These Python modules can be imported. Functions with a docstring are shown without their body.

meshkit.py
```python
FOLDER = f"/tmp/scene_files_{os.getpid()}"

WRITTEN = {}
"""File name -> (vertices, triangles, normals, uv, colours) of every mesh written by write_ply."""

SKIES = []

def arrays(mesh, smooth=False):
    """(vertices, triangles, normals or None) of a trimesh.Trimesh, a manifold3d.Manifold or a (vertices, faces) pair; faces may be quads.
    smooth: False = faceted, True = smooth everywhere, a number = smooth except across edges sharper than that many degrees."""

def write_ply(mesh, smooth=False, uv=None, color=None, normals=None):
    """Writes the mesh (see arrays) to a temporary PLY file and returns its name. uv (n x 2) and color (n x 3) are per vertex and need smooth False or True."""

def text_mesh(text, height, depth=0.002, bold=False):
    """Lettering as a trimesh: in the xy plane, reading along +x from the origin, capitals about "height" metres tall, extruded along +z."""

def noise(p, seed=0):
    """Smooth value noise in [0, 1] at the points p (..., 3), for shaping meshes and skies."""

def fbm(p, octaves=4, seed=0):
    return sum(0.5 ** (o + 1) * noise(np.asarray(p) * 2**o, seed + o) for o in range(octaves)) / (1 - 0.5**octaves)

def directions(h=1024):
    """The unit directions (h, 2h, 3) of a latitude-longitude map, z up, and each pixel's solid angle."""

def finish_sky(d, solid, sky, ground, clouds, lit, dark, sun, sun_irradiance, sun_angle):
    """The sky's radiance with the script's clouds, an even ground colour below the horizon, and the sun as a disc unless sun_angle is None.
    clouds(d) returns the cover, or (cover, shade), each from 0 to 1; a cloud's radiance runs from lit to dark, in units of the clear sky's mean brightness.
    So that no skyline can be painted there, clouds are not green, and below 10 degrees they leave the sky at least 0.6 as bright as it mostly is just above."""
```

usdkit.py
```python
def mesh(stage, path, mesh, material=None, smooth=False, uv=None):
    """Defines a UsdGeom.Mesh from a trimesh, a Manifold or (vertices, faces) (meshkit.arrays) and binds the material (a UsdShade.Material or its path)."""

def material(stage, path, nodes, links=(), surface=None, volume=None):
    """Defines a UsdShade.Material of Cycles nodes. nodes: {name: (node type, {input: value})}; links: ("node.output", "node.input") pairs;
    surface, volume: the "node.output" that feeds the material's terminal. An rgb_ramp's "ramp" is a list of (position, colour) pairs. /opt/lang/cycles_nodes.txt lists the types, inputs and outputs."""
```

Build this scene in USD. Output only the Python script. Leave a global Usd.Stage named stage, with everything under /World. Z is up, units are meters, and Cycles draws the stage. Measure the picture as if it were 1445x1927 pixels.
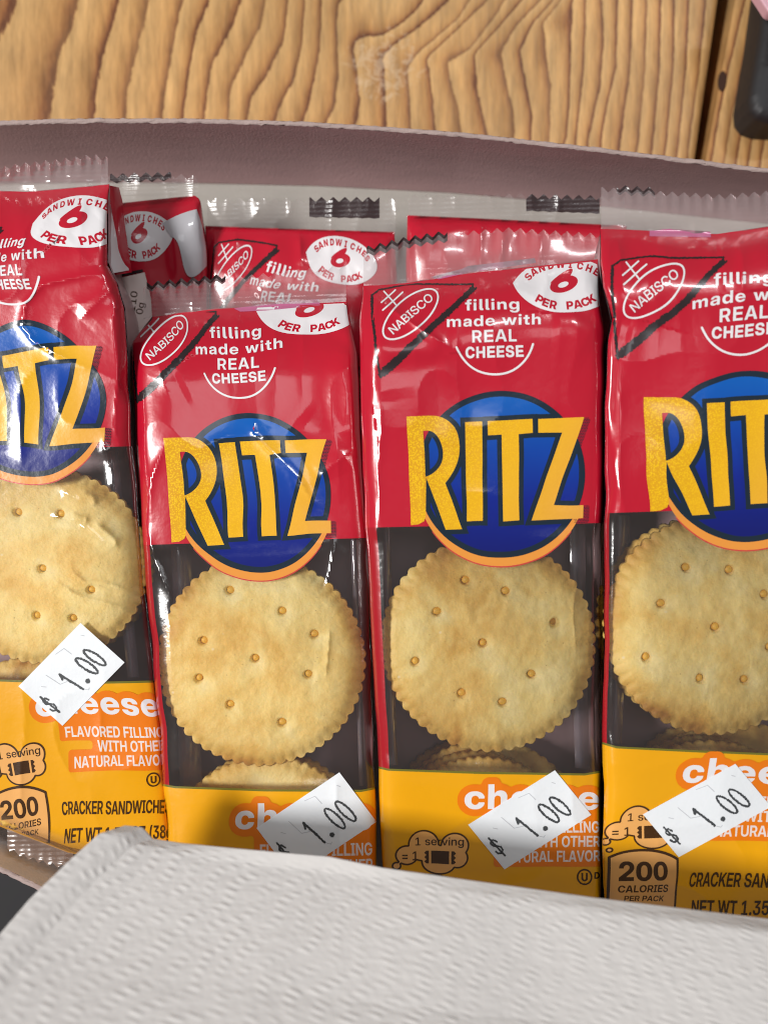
import math, glob, numpy as np, trimesh, shapely, usdkit, meshkit
from shapely import affinity, Polygon, LineString, Point, MultiPolygon, union_all, box
from scipy.interpolate import RBFInterpolator
from PIL import Image, ImageDraw, ImageFont
from pxr import Usd, UsdGeom, UsdLux, UsdShade, Gf, Sdf, Vt

stage = Usd.Stage.CreateInMemory()
UsdGeom.SetStageUpAxis(stage, UsdGeom.Tokens.z)
UsdGeom.SetStageMetersPerUnit(stage, 1.0)
UsdGeom.Xform.Define(stage, '/World')
UsdGeom.Scope.Define(stage, '/World/Looks')

# ------------------------------------------------------------------ camera: straight down over an open box on a counter
H = 0.235                       # lens height over the counter top
K = 0.9326 / 1445.0             # tangent per measured unit: the packets were measured on the photograph in its own pixels
CX, CY = 722.5, 963.5
cam = UsdGeom.Camera.Define(stage, '/World/camera')
cam.AddTranslateOp().Set(Gf.Vec3d(0, 0, H))
cam.CreateHorizontalApertureAttr(22.382)
cam.CreateFocalLengthAttr(24.0)
cam.CreateFStopAttr(6.6)
cam.CreateFocusDistanceAttr(0.1865)
cam.CreateClippingRangeAttr(Gf.Vec2f(0.005, 50))
cam.CreateExposureAttr(0.0)

# ------------------------------------------------------------------ lamps: a ceiling lamp to the left, two more added for glints and sheen, dim room light
def lamp(path, pos, target, w, h, power, color):
    l = UsdLux.RectLight.Define(stage, path)
    pos, target = Gf.Vec3d(*pos), Gf.Vec3d(*target)
    m = Gf.Matrix4d().SetLookAt(pos, target, Gf.Vec3d(0, 1, 0.01)).GetInverse()
    l.AddTransformOp().Set(m)
    l.CreateWidthAttr(w); l.CreateHeightAttr(h); l.CreateIntensityAttr(power); l.CreateColorAttr(Gf.Vec3f(*color))
    l.CreateNormalizeAttr(False)
    return l
lamp('/World/ceiling_lamp', (-1.16, -0.03, 1.50), (0, 0, 0.05), 0.25, 0.44, 108.0, (1.0, 0.975, 0.95))
lamp('/World/ceiling_lamp_002', (0.60, 0.90, 1.35), (0, 0, 0.05), 0.34, 0.07, 62.0, (0.97, 0.98, 1.0))  # added lamp, only there to draw glints on the film shoulders
lamp('/World/ceiling_lamp_001', (0.08, 0.42, 2.3), (0, 0, 0), 0.75, 0.45, 2.6, (0.95, 0.97, 1.0))  # added panel, placed so its sheen falls on the middle red film
def M(name, nodes, links=(), surface='p.BSDF'):
    return usdkit.material(stage, '/World/Looks/' + name, nodes, links, surface=surface)
room = UsdLux.DomeLight.Define(stage, '/World/room_light')
room.CreateIntensityAttr(1.0)
UsdShade.MaterialBindingAPI.Apply(room.GetPrim()).Bind(M('room_air', {'b': ('background_shader', {'color': (1.0, 0.97, 0.94), 'strength': 0.145})}, surface='b.background'))

# ------------------------------------------------------------------ helpers
used = {}
def path_for(parent, name):
    n = used.get((parent, name), 0); used[(parent, name)] = n + 1
    return f'{parent}/{name}' + (f'_{n:03d}' if n else '')
def tag(prim, label=None, category=None, group=None, kind=None):
    for k, v in (('label', label), ('category', category), ('group', group), ('kind', kind)):
        if v: prim.SetCustomDataByKey(k, v)
    return prim
class Node:
    def __init__(s, path, origin): s.path, s.origin = path, np.asarray(origin, float)
def thing(name, origin, label, category=None, group=None, kind=None):
    p = path_for('/World', name)
    x = UsdGeom.Xform.Define(stage, p); x.AddTranslateOp().Set(Gf.Vec3d(*map(float, origin)))
    tag(x.GetPrim(), label, category, group, kind)
    return Node(p, origin)
def part(parent, name, V, F, mat, N=None, st=None, label=None, kind=None, smooth=False):
    """One mesh in world coordinates under a thing or under a part of it."""
    p = path_for(parent.path, name)
    V = np.asarray(V, float) - parent.origin
    F = np.asarray(F, int)
    if F.shape[1] == 4: F = np.vstack([F[:, [0, 1, 2]], F[:, [0, 2, 3]]])
    if smooth is True and N is None and st is not None and np.shape(st)[1] == 3:
        N = meshkit.arrays((V, F), True)[2]
    if smooth is not False and N is None:
        m = usdkit.mesh(stage, p, (V, F), mat, smooth=smooth, uv=st if smooth is True else None)
    else:
        m = UsdGeom.Mesh.Define(stage, p)
        m.CreatePointsAttr(Vt.Vec3fArray.FromNumpy(V.astype(np.float32)))
        m.CreateFaceVertexCountsAttr(Vt.IntArray.FromNumpy(np.full(len(F), 3, np.int32)))
        m.CreateFaceVertexIndicesAttr(Vt.IntArray.FromNumpy(F.astype(np.int32).ravel()))
        m.CreateSubdivisionSchemeAttr('none')
        if N is not None:
            m.CreateNormalsAttr(Vt.Vec3fArray.FromNumpy(np.asarray(N).astype(np.float32))); m.SetNormalsInterpolation('vertex')
        if st is not None and np.shape(st)[1] == 3:
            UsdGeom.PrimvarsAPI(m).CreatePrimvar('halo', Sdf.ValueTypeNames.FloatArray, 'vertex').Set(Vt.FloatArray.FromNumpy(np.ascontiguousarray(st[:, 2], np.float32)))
            st = st[:, :2]
        if st is not None:
            UsdGeom.PrimvarsAPI(m).CreatePrimvar('st', Sdf.ValueTypeNames.TexCoord2fArray, 'vertex').Set(Vt.Vec2fArray.FromNumpy(np.asarray(st, np.float32)))
        UsdShade.MaterialBindingAPI.Apply(m.GetPrim()).Bind(mat)
    tag(m.GetPrim(), label, kind=kind)
    return Node(p, parent.origin)
def unproject(px, py, D):
    px, py, D = np.broadcast_arrays(np.asarray(px, float), np.asarray(py, float), np.asarray(D, float))
    return np.stack([(px - CX) * K * D, (CY - py) * K * D, H - D], -1)
def grid_faces(nr, nc):
    i = np.arange(nr * nc).reshape(nr, nc)
    return np.stack([i[:-1, :-1], i[1:, :-1], i[1:, 1:], i[:-1, 1:]], -1).reshape(-1, 4)
def polyf(pts):
    pts = np.array(pts, float)
    return lambda x: np.interp(x, pts[:, 0], pts[:, 1])
def smoothstep(x): x = np.clip(x, 0, 1); return x * x * (3 - 2 * x)
def vnoise(x, y, scale, seed): return meshkit.noise(np.stack([x / scale, y / scale, np.zeros_like(x) + seed * 7.3], -1), seed)
def seg_dist(x, y, pts):
    """Distance to a polyline, signed side, and how far along it (0..1)."""
    best = np.full(np.shape(x), 1e9); side = np.zeros(np.shape(x)); along = np.zeros(np.shape(x)); n = len(pts) - 1
    for i in range(n):
        (x0, y0), (x1, y1) = pts[i], pts[i + 1]
        dx, dy = x1 - x0, y1 - y0; L2 = dx * dx + dy * dy
        t = np.clip(((x - x0) * dx + (y - y0) * dy) / L2, 0, 1)
        d = np.hypot(x - x0 - t * dx, y - y0 - t * dy)
        s = np.sign((x - x0) * dy - (y - y0) * dx)
        c = d < best
        best = np.where(c, d, best); side = np.where(c, s, side); along = np.where(c, (i + t) / n, along)
    return best, side, along

# ------------------------------------------------------------------ materials
def film(name, nodes, links, color_out=None, color=None, rough=0.2, spec=0.5):
    """Glossy printed plastic film; fine crinkle in the normal."""
    n = {'g': ('geometry', {}), 'nz': ('noise_texture', {'scale': 420.0, 'detail': 3.0}), 'b': ('bump', {'strength': 0.10, 'distance': 0.0006}),
         'p': ('principled_bsdf', {'roughness': rough, 'specular_ior_level': spec, 'ior': 1.5, 'coat_weight': 0.65, 'coat_roughness': 0.085})}
    l = [('g.position', 'nz.vector'), ('nz.fac', 'b.height'), ('b.normal', 'p.normal')]
    if color is not None: n['p'][1]['base_color'] = color
    n.update(nodes); l += list(links)
    if color_out: l.append((color_out, 'p.base_color'))
    return M(name, n, l)
def st_ramp(name, axis_expr, stops, rough=0.2):
    """Film ink whose colour runs along a direction of the printed design (st)."""
    ax, ay, off = axis_expr
    return film(name, {'a': ('attribute', {'attribute': 'st'}), 'd': ('vector_math', {'math_type': 'dot_product', 'vector2': (ax, ay, 0)}),
                       'o': ('math', {'math_type': 'add', 'value2': off}), 'r': ('rgb_ramp', {'ramp': stops})},
                [('a.vector', 'd.vector1'), ('d.value', 'o.value1'), ('o.value', 'r.fac')], 'r.color', rough=rough)
RED = film('red_film', {}, [], color=(0.49, 0.007, 0.026), rough=0.24)
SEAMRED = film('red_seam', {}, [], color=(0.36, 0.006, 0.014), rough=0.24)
YEL = film('yellow_film', {}, [], color=(0.80, 0.365, 0.003), rough=0.26)
OLIVE = film('olive_edge', {}, [], color=(0.16, 0.15, 0.02), rough=0.25)
ORANGE = film('orange_ink', {}, [], color=(0.80, 0.19, 0.004), rough=0.26)
WHITE = film('white_ink', {}, [], color=(0.78, 0.76, 0.78), rough=0.24)
GREYINK = film('grey_ink', {}, [], color=(0.50, 0.49, 0.52), rough=0.35)
WHITE2 = film('pale_ink', {}, [], color=(0.80, 0.70, 0.66), rough=0.26)
BROWN = film('brown_ink', {}, [], color=(0.055, 0.022, 0.006), rough=0.26)
PEACH = film('peach_ink', {}, [], color=(0.80, 0.40, 0.12), rough=0.26)
CRES = film('crescent_ink', {}, [], color=(0.78, 0.30, 0.05), rough=0.22)
PINKRED = film('pink_red_ink', {}, [], color=(0.60, 0.05, 0.05), rough=0.22)
NAVY = film('navy_ink', {}, [], color=(0.010, 0.022, 0.038), rough=0.2)
BLACKINK = film('black_ink', {}, [], color=(0.022, 0.014, 0.016), rough=0.26)
MAUVE = film('inner_film', {}, [], color=(0.50, 0.13, 0.26), rough=0.2)
BLUE = st_ramp('blue_ink', (0.0, 0.5, 0.5), [(0.0, (0.002, 0.11, 0.46)), (0.35, (0.003, 0.055, 0.36)), (0.65, (0.004, 0.018, 0.25)), (1.0, (0.004, 0.009, 0.15))], 0.2)
GOLD = film('gold_ink', {'a': ('attribute', {'attribute': 'st'}), 'd': ('vector_math', {'math_type': 'dot_product', 'vector2': (0.40, 0.22, 0)}), 'o': ('math', {'math_type': 'add', 'value2': 0.45}),
    'r': ('rgb_ramp', {'ramp': [(0.0, (0.93, 0.60, 0.006)), (0.4, (0.88, 0.50, 0.010)), (0.75, (0.82, 0.42, 0.035)), (1.0, (0.78, 0.38, 0.07))]}),
    'v': ('voronoi_texture', {'scale': 48.0}), 'vm': ('map_range', {'from_min': 0.15, 'from_max': 0.6, 'to_min': 0.0, 'to_max': 0.75, 'clamp': True}), 'ms': ('map_range', {'from_min': 0.05, 'from_max': 0.55, 'to_min': 1.0, 'to_max': 0.15, 'clamp': True}),
    'mk': ('math', {'math_type': 'multiply'}), 'mx': ('mix', {'color2': (0.62, 0.25, 0.01)})},
    [('a.vector', 'd.vector1'), ('d.value', 'o.value1'), ('o.value', 'r.fac'), ('a.vector', 'v.vector'), ('v.distance', 'vm.value'), ('o.value', 'ms.value'), ('vm.result', 'mk.value1'), ('ms.result', 'mk.value2'), ('mk.value', 'mx.fac'), ('r.color', 'mx.color1')], 'mx.color', rough=0.22)
STICK = M('sticker_paper', {'g': ('geometry', {}), 'nz': ('noise_texture', {'scale': 900.0, 'detail': 3.0}), 'b': ('bump', {'strength': 0.15, 'distance': 0.0003}),
    'p': ('principled_bsdf', {'base_color': (0.80, 0.83, 0.86), 'roughness': 0.5, 'specular_ior_level': 0.35})}, [('g.position', 'nz.vector'), ('nz.fac', 'b.height'), ('b.normal', 'p.normal')])
PRICEINK = M('price_ink', {'p': ('principled_bsdf', {'base_color': (0.05, 0.055, 0.06), 'roughness': 0.6})})
CUTINK = M('cut_mark', {'p': ('principled_bsdf', {'base_color': (0.52, 0.54, 0.57), 'roughness': 0.6})})
def clear(name, haze, hazecol, rough, strength, bump=0.25, scale=260.0, tint=(0.96, 0.95, 0.95)):
    return M(name, {'g': ('geometry', {}), 'nz': ('noise_texture', {'scale': scale, 'detail': 4.0}), 'b': ('bump', {'strength': bump, 'distance': 0.0008}),
        't': ('transparent_bsdf', {'color': tint}), 'd': ('diffuse_bsdf', {'color': hazecol}), 'h': ('mix_closure', {'fac': haze}),
        'gl': ('glossy_bsdf', {'color': (1, 1, 1), 'roughness': rough}), 'f': ('fresnel', {'IOR': 1.5}), 'fm': ('math', {'math_type': 'multiply', 'value2': strength, 'use_clamp': True}), 'm': ('mix_closure', {})},
        [('g.position', 'nz.vector'), ('nz.fac', 'b.height'), ('b.normal', 'gl.normal'), ('b.normal', 'f.normal'), ('t.BSDF', 'h.closure1'), ('d.BSDF', 'h.closure2'),
         ('f.fac', 'fm.value1'), ('fm.value', 'm.fac'), ('h.closure', 'm.closure1'), ('gl.BSDF', 'm.closure2')], surface='m.closure')
WINDOW = clear('clear_window', 0.022, (0.8, 0.75, 0.75), 0.13, 1.7, bump=0.12)
SEAL = clear('clear_seal', 0.17, (0.82, 0.70, 0.71), 0.13, 2.4, bump=0.30, scale=150.0)
SEALBACK = clear('clear_seal_back', 0.07, (0.75, 0.66, 0.65), 0.26, 1.4, bump=0.2, scale=160.0)
EYEMARK = M('eye_mark', {'g': ('geometry', {}), 'nz': ('noise_texture', {'scale': 420.0, 'detail': 3.0}), 'b': ('bump', {'strength': 0.25, 'distance': 0.0012}),
    'p': ('principled_bsdf', {'base_color': (0.055, 0.038, 0.040), 'roughness': 0.28, 'specular_ior_level': 0.6})}, [('g.position', 'nz.vector'), ('nz.fac', 'b.height'), ('b.normal', 'p.normal')])
INNER = M('inside_film', {'p': ('principled_bsdf', {'base_color': (0.44, 0.30, 0.315), 'roughness': 0.3, 'specular_ior_level': 0.5})})

def cracker_mat():
    n = {'a': ('attribute', {'attribute': 'st'}), 'oi': ('object_info', {}), 'w': ('math', {'math_type': 'multiply', 'value2': 60.0}),
         'n1': ('noise_texture', {'dimensions': '4D', 'scale': 1.7, 'detail': 3.0, 'roughness': 0.55, 'distortion': 0.6}), 
         'n2': ('noise_texture', {'dimensions': '4D', 'scale': 9.0, 'detail': 4.0, 'roughness': 0.6}),
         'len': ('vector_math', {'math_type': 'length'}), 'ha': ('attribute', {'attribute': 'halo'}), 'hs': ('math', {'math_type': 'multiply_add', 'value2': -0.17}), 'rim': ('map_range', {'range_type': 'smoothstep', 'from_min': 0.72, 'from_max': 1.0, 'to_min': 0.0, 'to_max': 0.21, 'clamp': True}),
         's1': ('math', {'math_type': 'multiply_add', 'value2': 0.25}), 's2': ('math', {'math_type': 'add'}),
         'r': ('rgb_ramp', {'ramp': [(0.42, (0.93, 0.79, 0.40)), (0.56, (0.91, 0.725, 0.30)), (0.68, (0.87, 0.63, 0.215)), (0.80, (0.77, 0.50, 0.125)), (0.93, (0.66, 0.36, 0.07)), (1.0, (0.50, 0.23, 0.04))]}),
         'v': ('voronoi_texture', {'scale': 13.0, 'randomness': 1.0}), 'vm': ('map_range', {'from_min': 0.035, 'from_max': 0.10, 'to_min': 0.55, 'to_max': 0.0, 'clamp': True}),
         'vs': ('separate_color', {}), 'vg': ('math', {'math_type': 'greater_than', 'value2': 0.72}), 'vk': ('math', {'math_type': 'multiply'}),
         'mx': ('mix', {'color2': (0.26, 0.12, 0.03)}),
         'v2': ('voronoi_texture', {'scale': 7.0, 'randomness': 1.0}), 'v2m': ('map_range', {'from_min': 0.05, 'from_max': 0.13, 'to_min': 0.55, 'to_max': 0.0, 'clamp': True}),
         'v2s': ('separate_color', {}), 'v2g': ('math', {'math_type': 'greater_than', 'value2': 0.80}), 'v2k': ('math', {'math_type': 'multiply'}), 'mx2': ('mix', {'color2': (0.93, 0.85, 0.66)}),
         'n3': ('noise_texture', {'scale': 34.0, 'detail': 4.0}), 'b': ('bump', {'strength': 0.35, 'distance': 0.0005}),
         'p': ('principled_bsdf', {'roughness': 0.55, 'specular_ior_level': 0.35, 'subsurface_weight': 0.12, 'subsurface_radius': (1.0, 0.6, 0.3), 'subsurface_scale': 0.0012})}
    l = [('oi.random', 'w.value1'), ('a.vector', 'n1.vector'), ('w.value', 'n1.w'), ('a.vector', 'n2.vector'), ('w.value', 'n2.w'), ('a.vector', 'len.vector1'), ('len.value', 'rim.value'),
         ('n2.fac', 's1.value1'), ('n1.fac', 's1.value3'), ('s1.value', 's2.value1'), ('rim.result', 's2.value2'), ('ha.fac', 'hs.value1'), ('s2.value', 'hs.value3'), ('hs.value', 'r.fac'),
         ('a.vector', 'v.vector'), ('v.distance', 'vm.value'), ('v.color', 'vs.color'), ('vs.r', 'vg.value1'), ('vm.result', 'vk.value1'), ('vg.value', 'vk.value2'), ('vk.value', 'mx.fac'), ('r.color', 'mx.color1'),
         ('a.vector', 'v2.vector'), ('v2.distance', 'v2m.value'), ('v2.color', 'v2s.color'), ('v2s.g', 'v2g.value1'), ('v2m.result', 'v2k.value1'), ('v2g.value', 'v2k.value2'), ('v2k.value', 'mx2.fac'), ('mx.color', 'mx2.color1'),
         ('mx2.color', 'p.base_color'), ('a.vector', 'n3.vector'), ('n3.fac', 'b.height'), ('b.normal', 'p.normal')]
    return M('baked_cracker', n, l)
CRACKER = cracker_mat()
CHEESE = M('cheese_filling', {'p': ('principled_bsdf', {'base_color': (0.88, 0.48, 0.06), 'roughness': 0.5, 'subsurface_weight': 0.2, 'subsurface_radius': (1, 0.5, 0.2), 'subsurface_scale': 0.001})})

# ------------------------------------------------------------------ lettering as outlines
FONT = glob.glob('/opt/blender-*/*/datafiles/fonts/Inter.woff2')[0]
_glyph = {}
def glyph(ch, weight):
    if (ch, weight) not in _glyph:
        f = ImageFont.truetype(FONT, 150); f.set_variation_by_axes([32, weight])
        adv = f.getlength(ch)
        x0, y0, x1, y1 = f.getbbox(ch, anchor='ls')
        if x1 <= x0: shape = Polygon()
        else:
            im = Image.new('L', (x1 - x0 + 8, y1 - y0 + 8)); ImageDraw.Draw(im).text((4 - x0, 4 - y0), ch, 255, f, anchor='ls')
            on = np.pad(np.asarray(im) > 127, ((0, 0), (1, 1))).astype(np.int8)
            r, s = np.nonzero(np.diff(on, axis=1) == 1); e = np.nonzero(np.diff(on, axis=1) == -1)[1]
            shape = union_all(box(s, r, e, r + 1)).buffer(0.8).buffer(-1.6).buffer(0.8).simplify(0.6)
            shape = affinity.translate(shape, x0 - 4, y0 - 4)
        _glyph[(ch, weight)] = (shape, adv)
    return _glyph[(ch, weight)]
CAP = 150 * 0.727
def text(s, cap, weight=700, x0=0, y=0, width=None, track=0.0, anchor='l', rot=0.0):
    """Outlines of a line of text, y down, baseline at y. width: squeezed to this width."""
    out, x = [], 0.0
    for ch in s:
        g, adv = glyph(ch, weight)
        if not g.is_empty: out.append(affinity.translate(g, x, 0))
        x += adv + track * 150
    sh = union_all(out); k = cap / CAP
    bx = sh.bounds
    kx = k if width is None else width / (bx[2] - bx[0])
    sh = affinity.affine_transform(sh, [kx, 0, 0, k, -bx[0] * kx, 0])
    w = (bx[2] - bx[0]) * kx
    dx = {'l': 0, 'c': -w / 2, 'r': -w}[anchor]
    sh = affinity.translate(sh, dx, 0)
    if rot: sh = affinity.rotate(sh, rot, origin=(0, 0))
    return affinity.translate(sh, x0, y)
def arc_text(s, cap, weight, c, rx, ry, a0, a1, inside=False, squeeze=0.9):
    """Letters along an elliptic arc from angle a0 to a1 (degrees, y down); inside: tops towards the centre."""
    out = []
    for i, ch in enumerate(s):
        a = math.radians(a0 + (a1 - a0) * (i + 0.5) / len(s))
        if ch == ' ': continue
        g, adv = glyph(ch, weight); k = cap / CAP
        g = affinity.affine_transform(g, [k * squeeze, 0, 0, k, -adv * k * squeeze / 2, 0])
        tx, ty = -rx * math.sin(a), ry * math.cos(a)
        ang = math.degrees(math.atan2(ty, tx)) if not inside else math.degrees(math.atan2(-ty, -tx))
        g = affinity.rotate(g, ang, origin=(0, 0))
        out.append(affinity.translate(g, c[0] + rx * math.cos(a), c[1] + ry * math.sin(a)))
    return union_all(out)
def stroke(pts, w, cap='round'): return LineString(pts).buffer(w / 2, cap_style=cap, join_style='round')
def rough_edge(shape, amp, seed, step=2.0):
    """Brushy outline."""
    out = []
    for g in getattr(shape, 'geoms', [shape]):
        p = np.array(g.exterior.segmentize(step).coords)[:-1]; r = np.random.default_rng(seed)
        c = p + r.normal(0, amp, p.shape)
        q = Polygon(c).buffer(0)
        out.append(q)
    return union_all(out)
def ell(cx, cy, rx, ry, rot=0, n=64): return affinity.translate(affinity.rotate(affinity.scale(Point(0, 0).buffer(1, n), rx, ry), rot, origin=(0, 0)), cx, cy)

# ------------------------------------------------------------------ the printed design, measured on the second packet from the right (photograph pixels, y down)
Z = lambda pts: [(680 + x / 3.0745, 700 + y / 3.0745) for x, y in pts]
def spline(pts, n=10):
    from scipy.interpolate import CubicSpline
    p = np.array(pts, float); t = np.r_[0, np.cumsum(np.hypot(*np.diff(p, axis=0).T))]
    return CubicSpline(t, p)(np.linspace(0, t[-1], n * len(p)))
R_out = [(262, 255)] + list(map(tuple, spline([(425, 255), (490, 275), (540, 325), (564, 400), (566, 470), (548, 540), (515, 600), (485, 640)], 4))) + [(585, 910), (490, 913), (372, 612), (370, 835), (362, 862), (330, 880), (287, 884)]
R_in = [(358, 342)] + list(map(tuple, spline([(385, 341), (425, 357), (455, 400), (470, 455), (466, 515), (440, 560), (405, 590), (368, 607)], 4)))
letters = [Polygon(Z(R_out), [Z(R_in)]), Polygon(Z([(598, 290), (697, 287), (703, 863), (612, 866)])),
           Polygon(Z([(729, 284), (989, 272), (989, 352), (908, 360), (915, 858), (820, 861), (812, 362), (731, 368)])),
           Polygon(Z([(1022, 272), (1288, 260), (1110, 772), (1285, 768), (1283, 845), (985, 860), (1160, 350), (1022, 352)]))]
LET = union_all(letters).buffer(0)
DC = (680 + 808 / 3.0745, 700 + 592 / 3.0745)
DISC = ell(*DC, 158, 157.5); DIN = ell(*DC, 147, 146.5)
OUTL = union_all([LET.buffer(9, join_style='mitre'), affinity.translate(LET.buffer(4), 5, -3), affinity.translate(LET.buffer(3), 4, 5)]).intersection(DISC)
dark = union_all([DISC.difference(DIN), OUTL]).difference(LET)
blue = DIN.difference(OUTL).difference(LET)
zsh = affinity.translate(letters[3], 7, 5).buffer(4).difference(LET.buffer(.3)).difference(DISC)
dots = union_all([ell(x + (j % 2) * 1.6, y, 1.15, 1.15, n=3) for j, y in enumerate(np.arange(780, 1000, 2.9)) for x in np.arange(1080, 1118, 3.2)]).intersection(zsh)
cres_o = ell(DC[0] + 1, DC[1] + 14, 160, 159); cres = cres_o.difference(DISC.buffer(0.2)).intersection(box(700, 960, 1200, 1200)).difference(LET)
cres_l = ell(DC[0] + 1, DC[1] + 16.5, 160.5, 159).difference(cres_o.buffer(.2)).difference(DISC.buffer(.2)).intersection(box(700, 1000, 1200, 1200)).difference(LET)

slogan = union_all([text('filling', 20.5, 700, 926, 582, width=102, track=.05, anchor='c', rot=-1.2), text('made with', 20.5, 700, 929, 612, width=177, track=.05, anchor='c', rot=-1.7),
                    text('REAL', 23, 700, 931, 643, width=83, track=.06, anchor='c', rot=-1.2), text('CHEESE', 21.5, 800, 931, 672, width=108, track=.04, anchor='c', rot=-1.6)])
smile = stroke(spline([(859, 653), (874, 677), (899, 697), (929, 704), (961, 698), (987, 677), (1003, 647)], 5), 4.0)
ORO = -42
oval_c = (772, 591)
ov = affinity.translate(affinity.rotate(affinity.scale(Point(0, 0).buffer(1, 48), 66, 30), ORO, origin=(0, 0)), *oval_c)
maker = [ov.difference(ov.buffer(-3.2)), text('NABISCO', 16, 550, 0, 0, width=102, anchor='c')]
maker[1] = affinity.translate(affinity.rotate(maker[1], ORO, origin=(0, 0)), oval_c[0] + 6, oval_c[1] + 5)
def along(u, v): c, s = math.cos(math.radians(ORO)), math.sin(math.radians(ORO)); return (oval_c[0] + u * c - v * s, oval_c[1] + u * s + v * c)
maker += [stroke([along(-8, -29), along(-8, -66)], 3.0), stroke([along(-34, -40), along(18, -40)], 3.0), stroke([along(-26, -53), along(10, -53)], 3.0)]
maker = union_all(maker)
tri = union_all([rough_edge(Polygon([(889, 536), (898, 541), (730, 704), (716, 712), (712, 703), (722, 690)]), 0.9, 3, 1.6), rough_edge(stroke([(716, 707), (708, 660), (701, 600), (699, 555)], 5), .5, 4), rough_edge(stroke([(699, 555), (712, 544), (770, 534), (890, 534)], 3.2), .4, 5)])
def lens(cx, cy, rx, ry): return Polygon(spline([(cx - rx, cy - 4), (cx - rx * .62, cy - ry * .72), (cx, cy - ry), (cx + rx * .62, cy - ry * .74), (cx + rx, cy - 2), (cx + rx * .68, cy + ry * .72), (cx + rx * .1, cy + ry), (cx - rx * .55, cy + ry * .78), (cx - rx, cy - 4)], 6)).buffer(0)
BC = (1064, 536)
badge = lens(*BC, 98, 52)
six = union_all([ell(BC[0] - 2, BC[1] - 2, 27, 15, -18).difference(ell(BC[0] - 3, BC[1] - 1, 10, 5, -18)), Polygon(spline([(BC[0] - 27, BC[1] - 3), (BC[0] - 10, BC[1] - 20), (BC[0] + 14, BC[1] - 29), (BC[0] + 10, BC[1] - 18), (BC[0] - 4, BC[1] - 8), (BC[0] - 27, BC[1] - 3)], 5)).buffer(0)])
bt = union_all([six, arc_text('SANDWICHES', 14, 900, BC, 68, 32, 193, 347), arc_text('PER PACK', 16, 900, BC, 74, 47, 142, 38, inside=True, squeeze=1.0)])

cheese = text('cheese', 46.0, 800, 874, 1522, width=252, track=.02, rot=0.6)
fl = [text('FLAVORED FILLING', 21, 700, 1128, 1567, width=204, anchor='r'), text('WITH OTHER', 21, 700, 1129, 1594, width=140, anchor='r'), text('NATURAL FLAVOR', 21, 700, 1129, 1622, width=188, anchor='r')]
flav = union_all([affinity.rotate(t, -0.8, origin=(1128, 1590)) for t in fl])
blob = union_all([cheese.buffer(13), box(918, 1535, 1140, 1570).buffer(6), box(985, 1570, 1140, 1598).buffer(6), box(935, 1598, 1140, 1626).buffer(6)]).buffer(6).buffer(-6)
kos = union_all([ell(1100, 1651, 15, 15).difference(ell(1100, 1651, 12, 12)), text('U', 15, 800, 1100, 1658.5, width=12, anchor='c'), text('D', 12, 800, 1119, 1654, width=10)])
lines = union_all([text('CRACKER SANDWICHES', 28, 650, 905, 1722, width=232), text('NET WT 1.35 OZ (38g)', 28, 650, 915, 1776, width=232)])
cl = union_all([ell(797, 1590, 30, 27), ell(856, 1592, 27, 24), ell(765, 1610, 22, 19), ell(862, 1615, 20, 19), ell(826, 1622, 34, 25), ell(805, 1605, 40, 18)])
bubbles = union_all([ell(746, 1630, 9, 8), ell(752, 1647, 6.5, 5.5)])
cloud_in = union_all([cl, bubbles]).buffer(-3.2); cloud_out = union_all([cl, bubbles]).difference(cloud_in)
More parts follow.
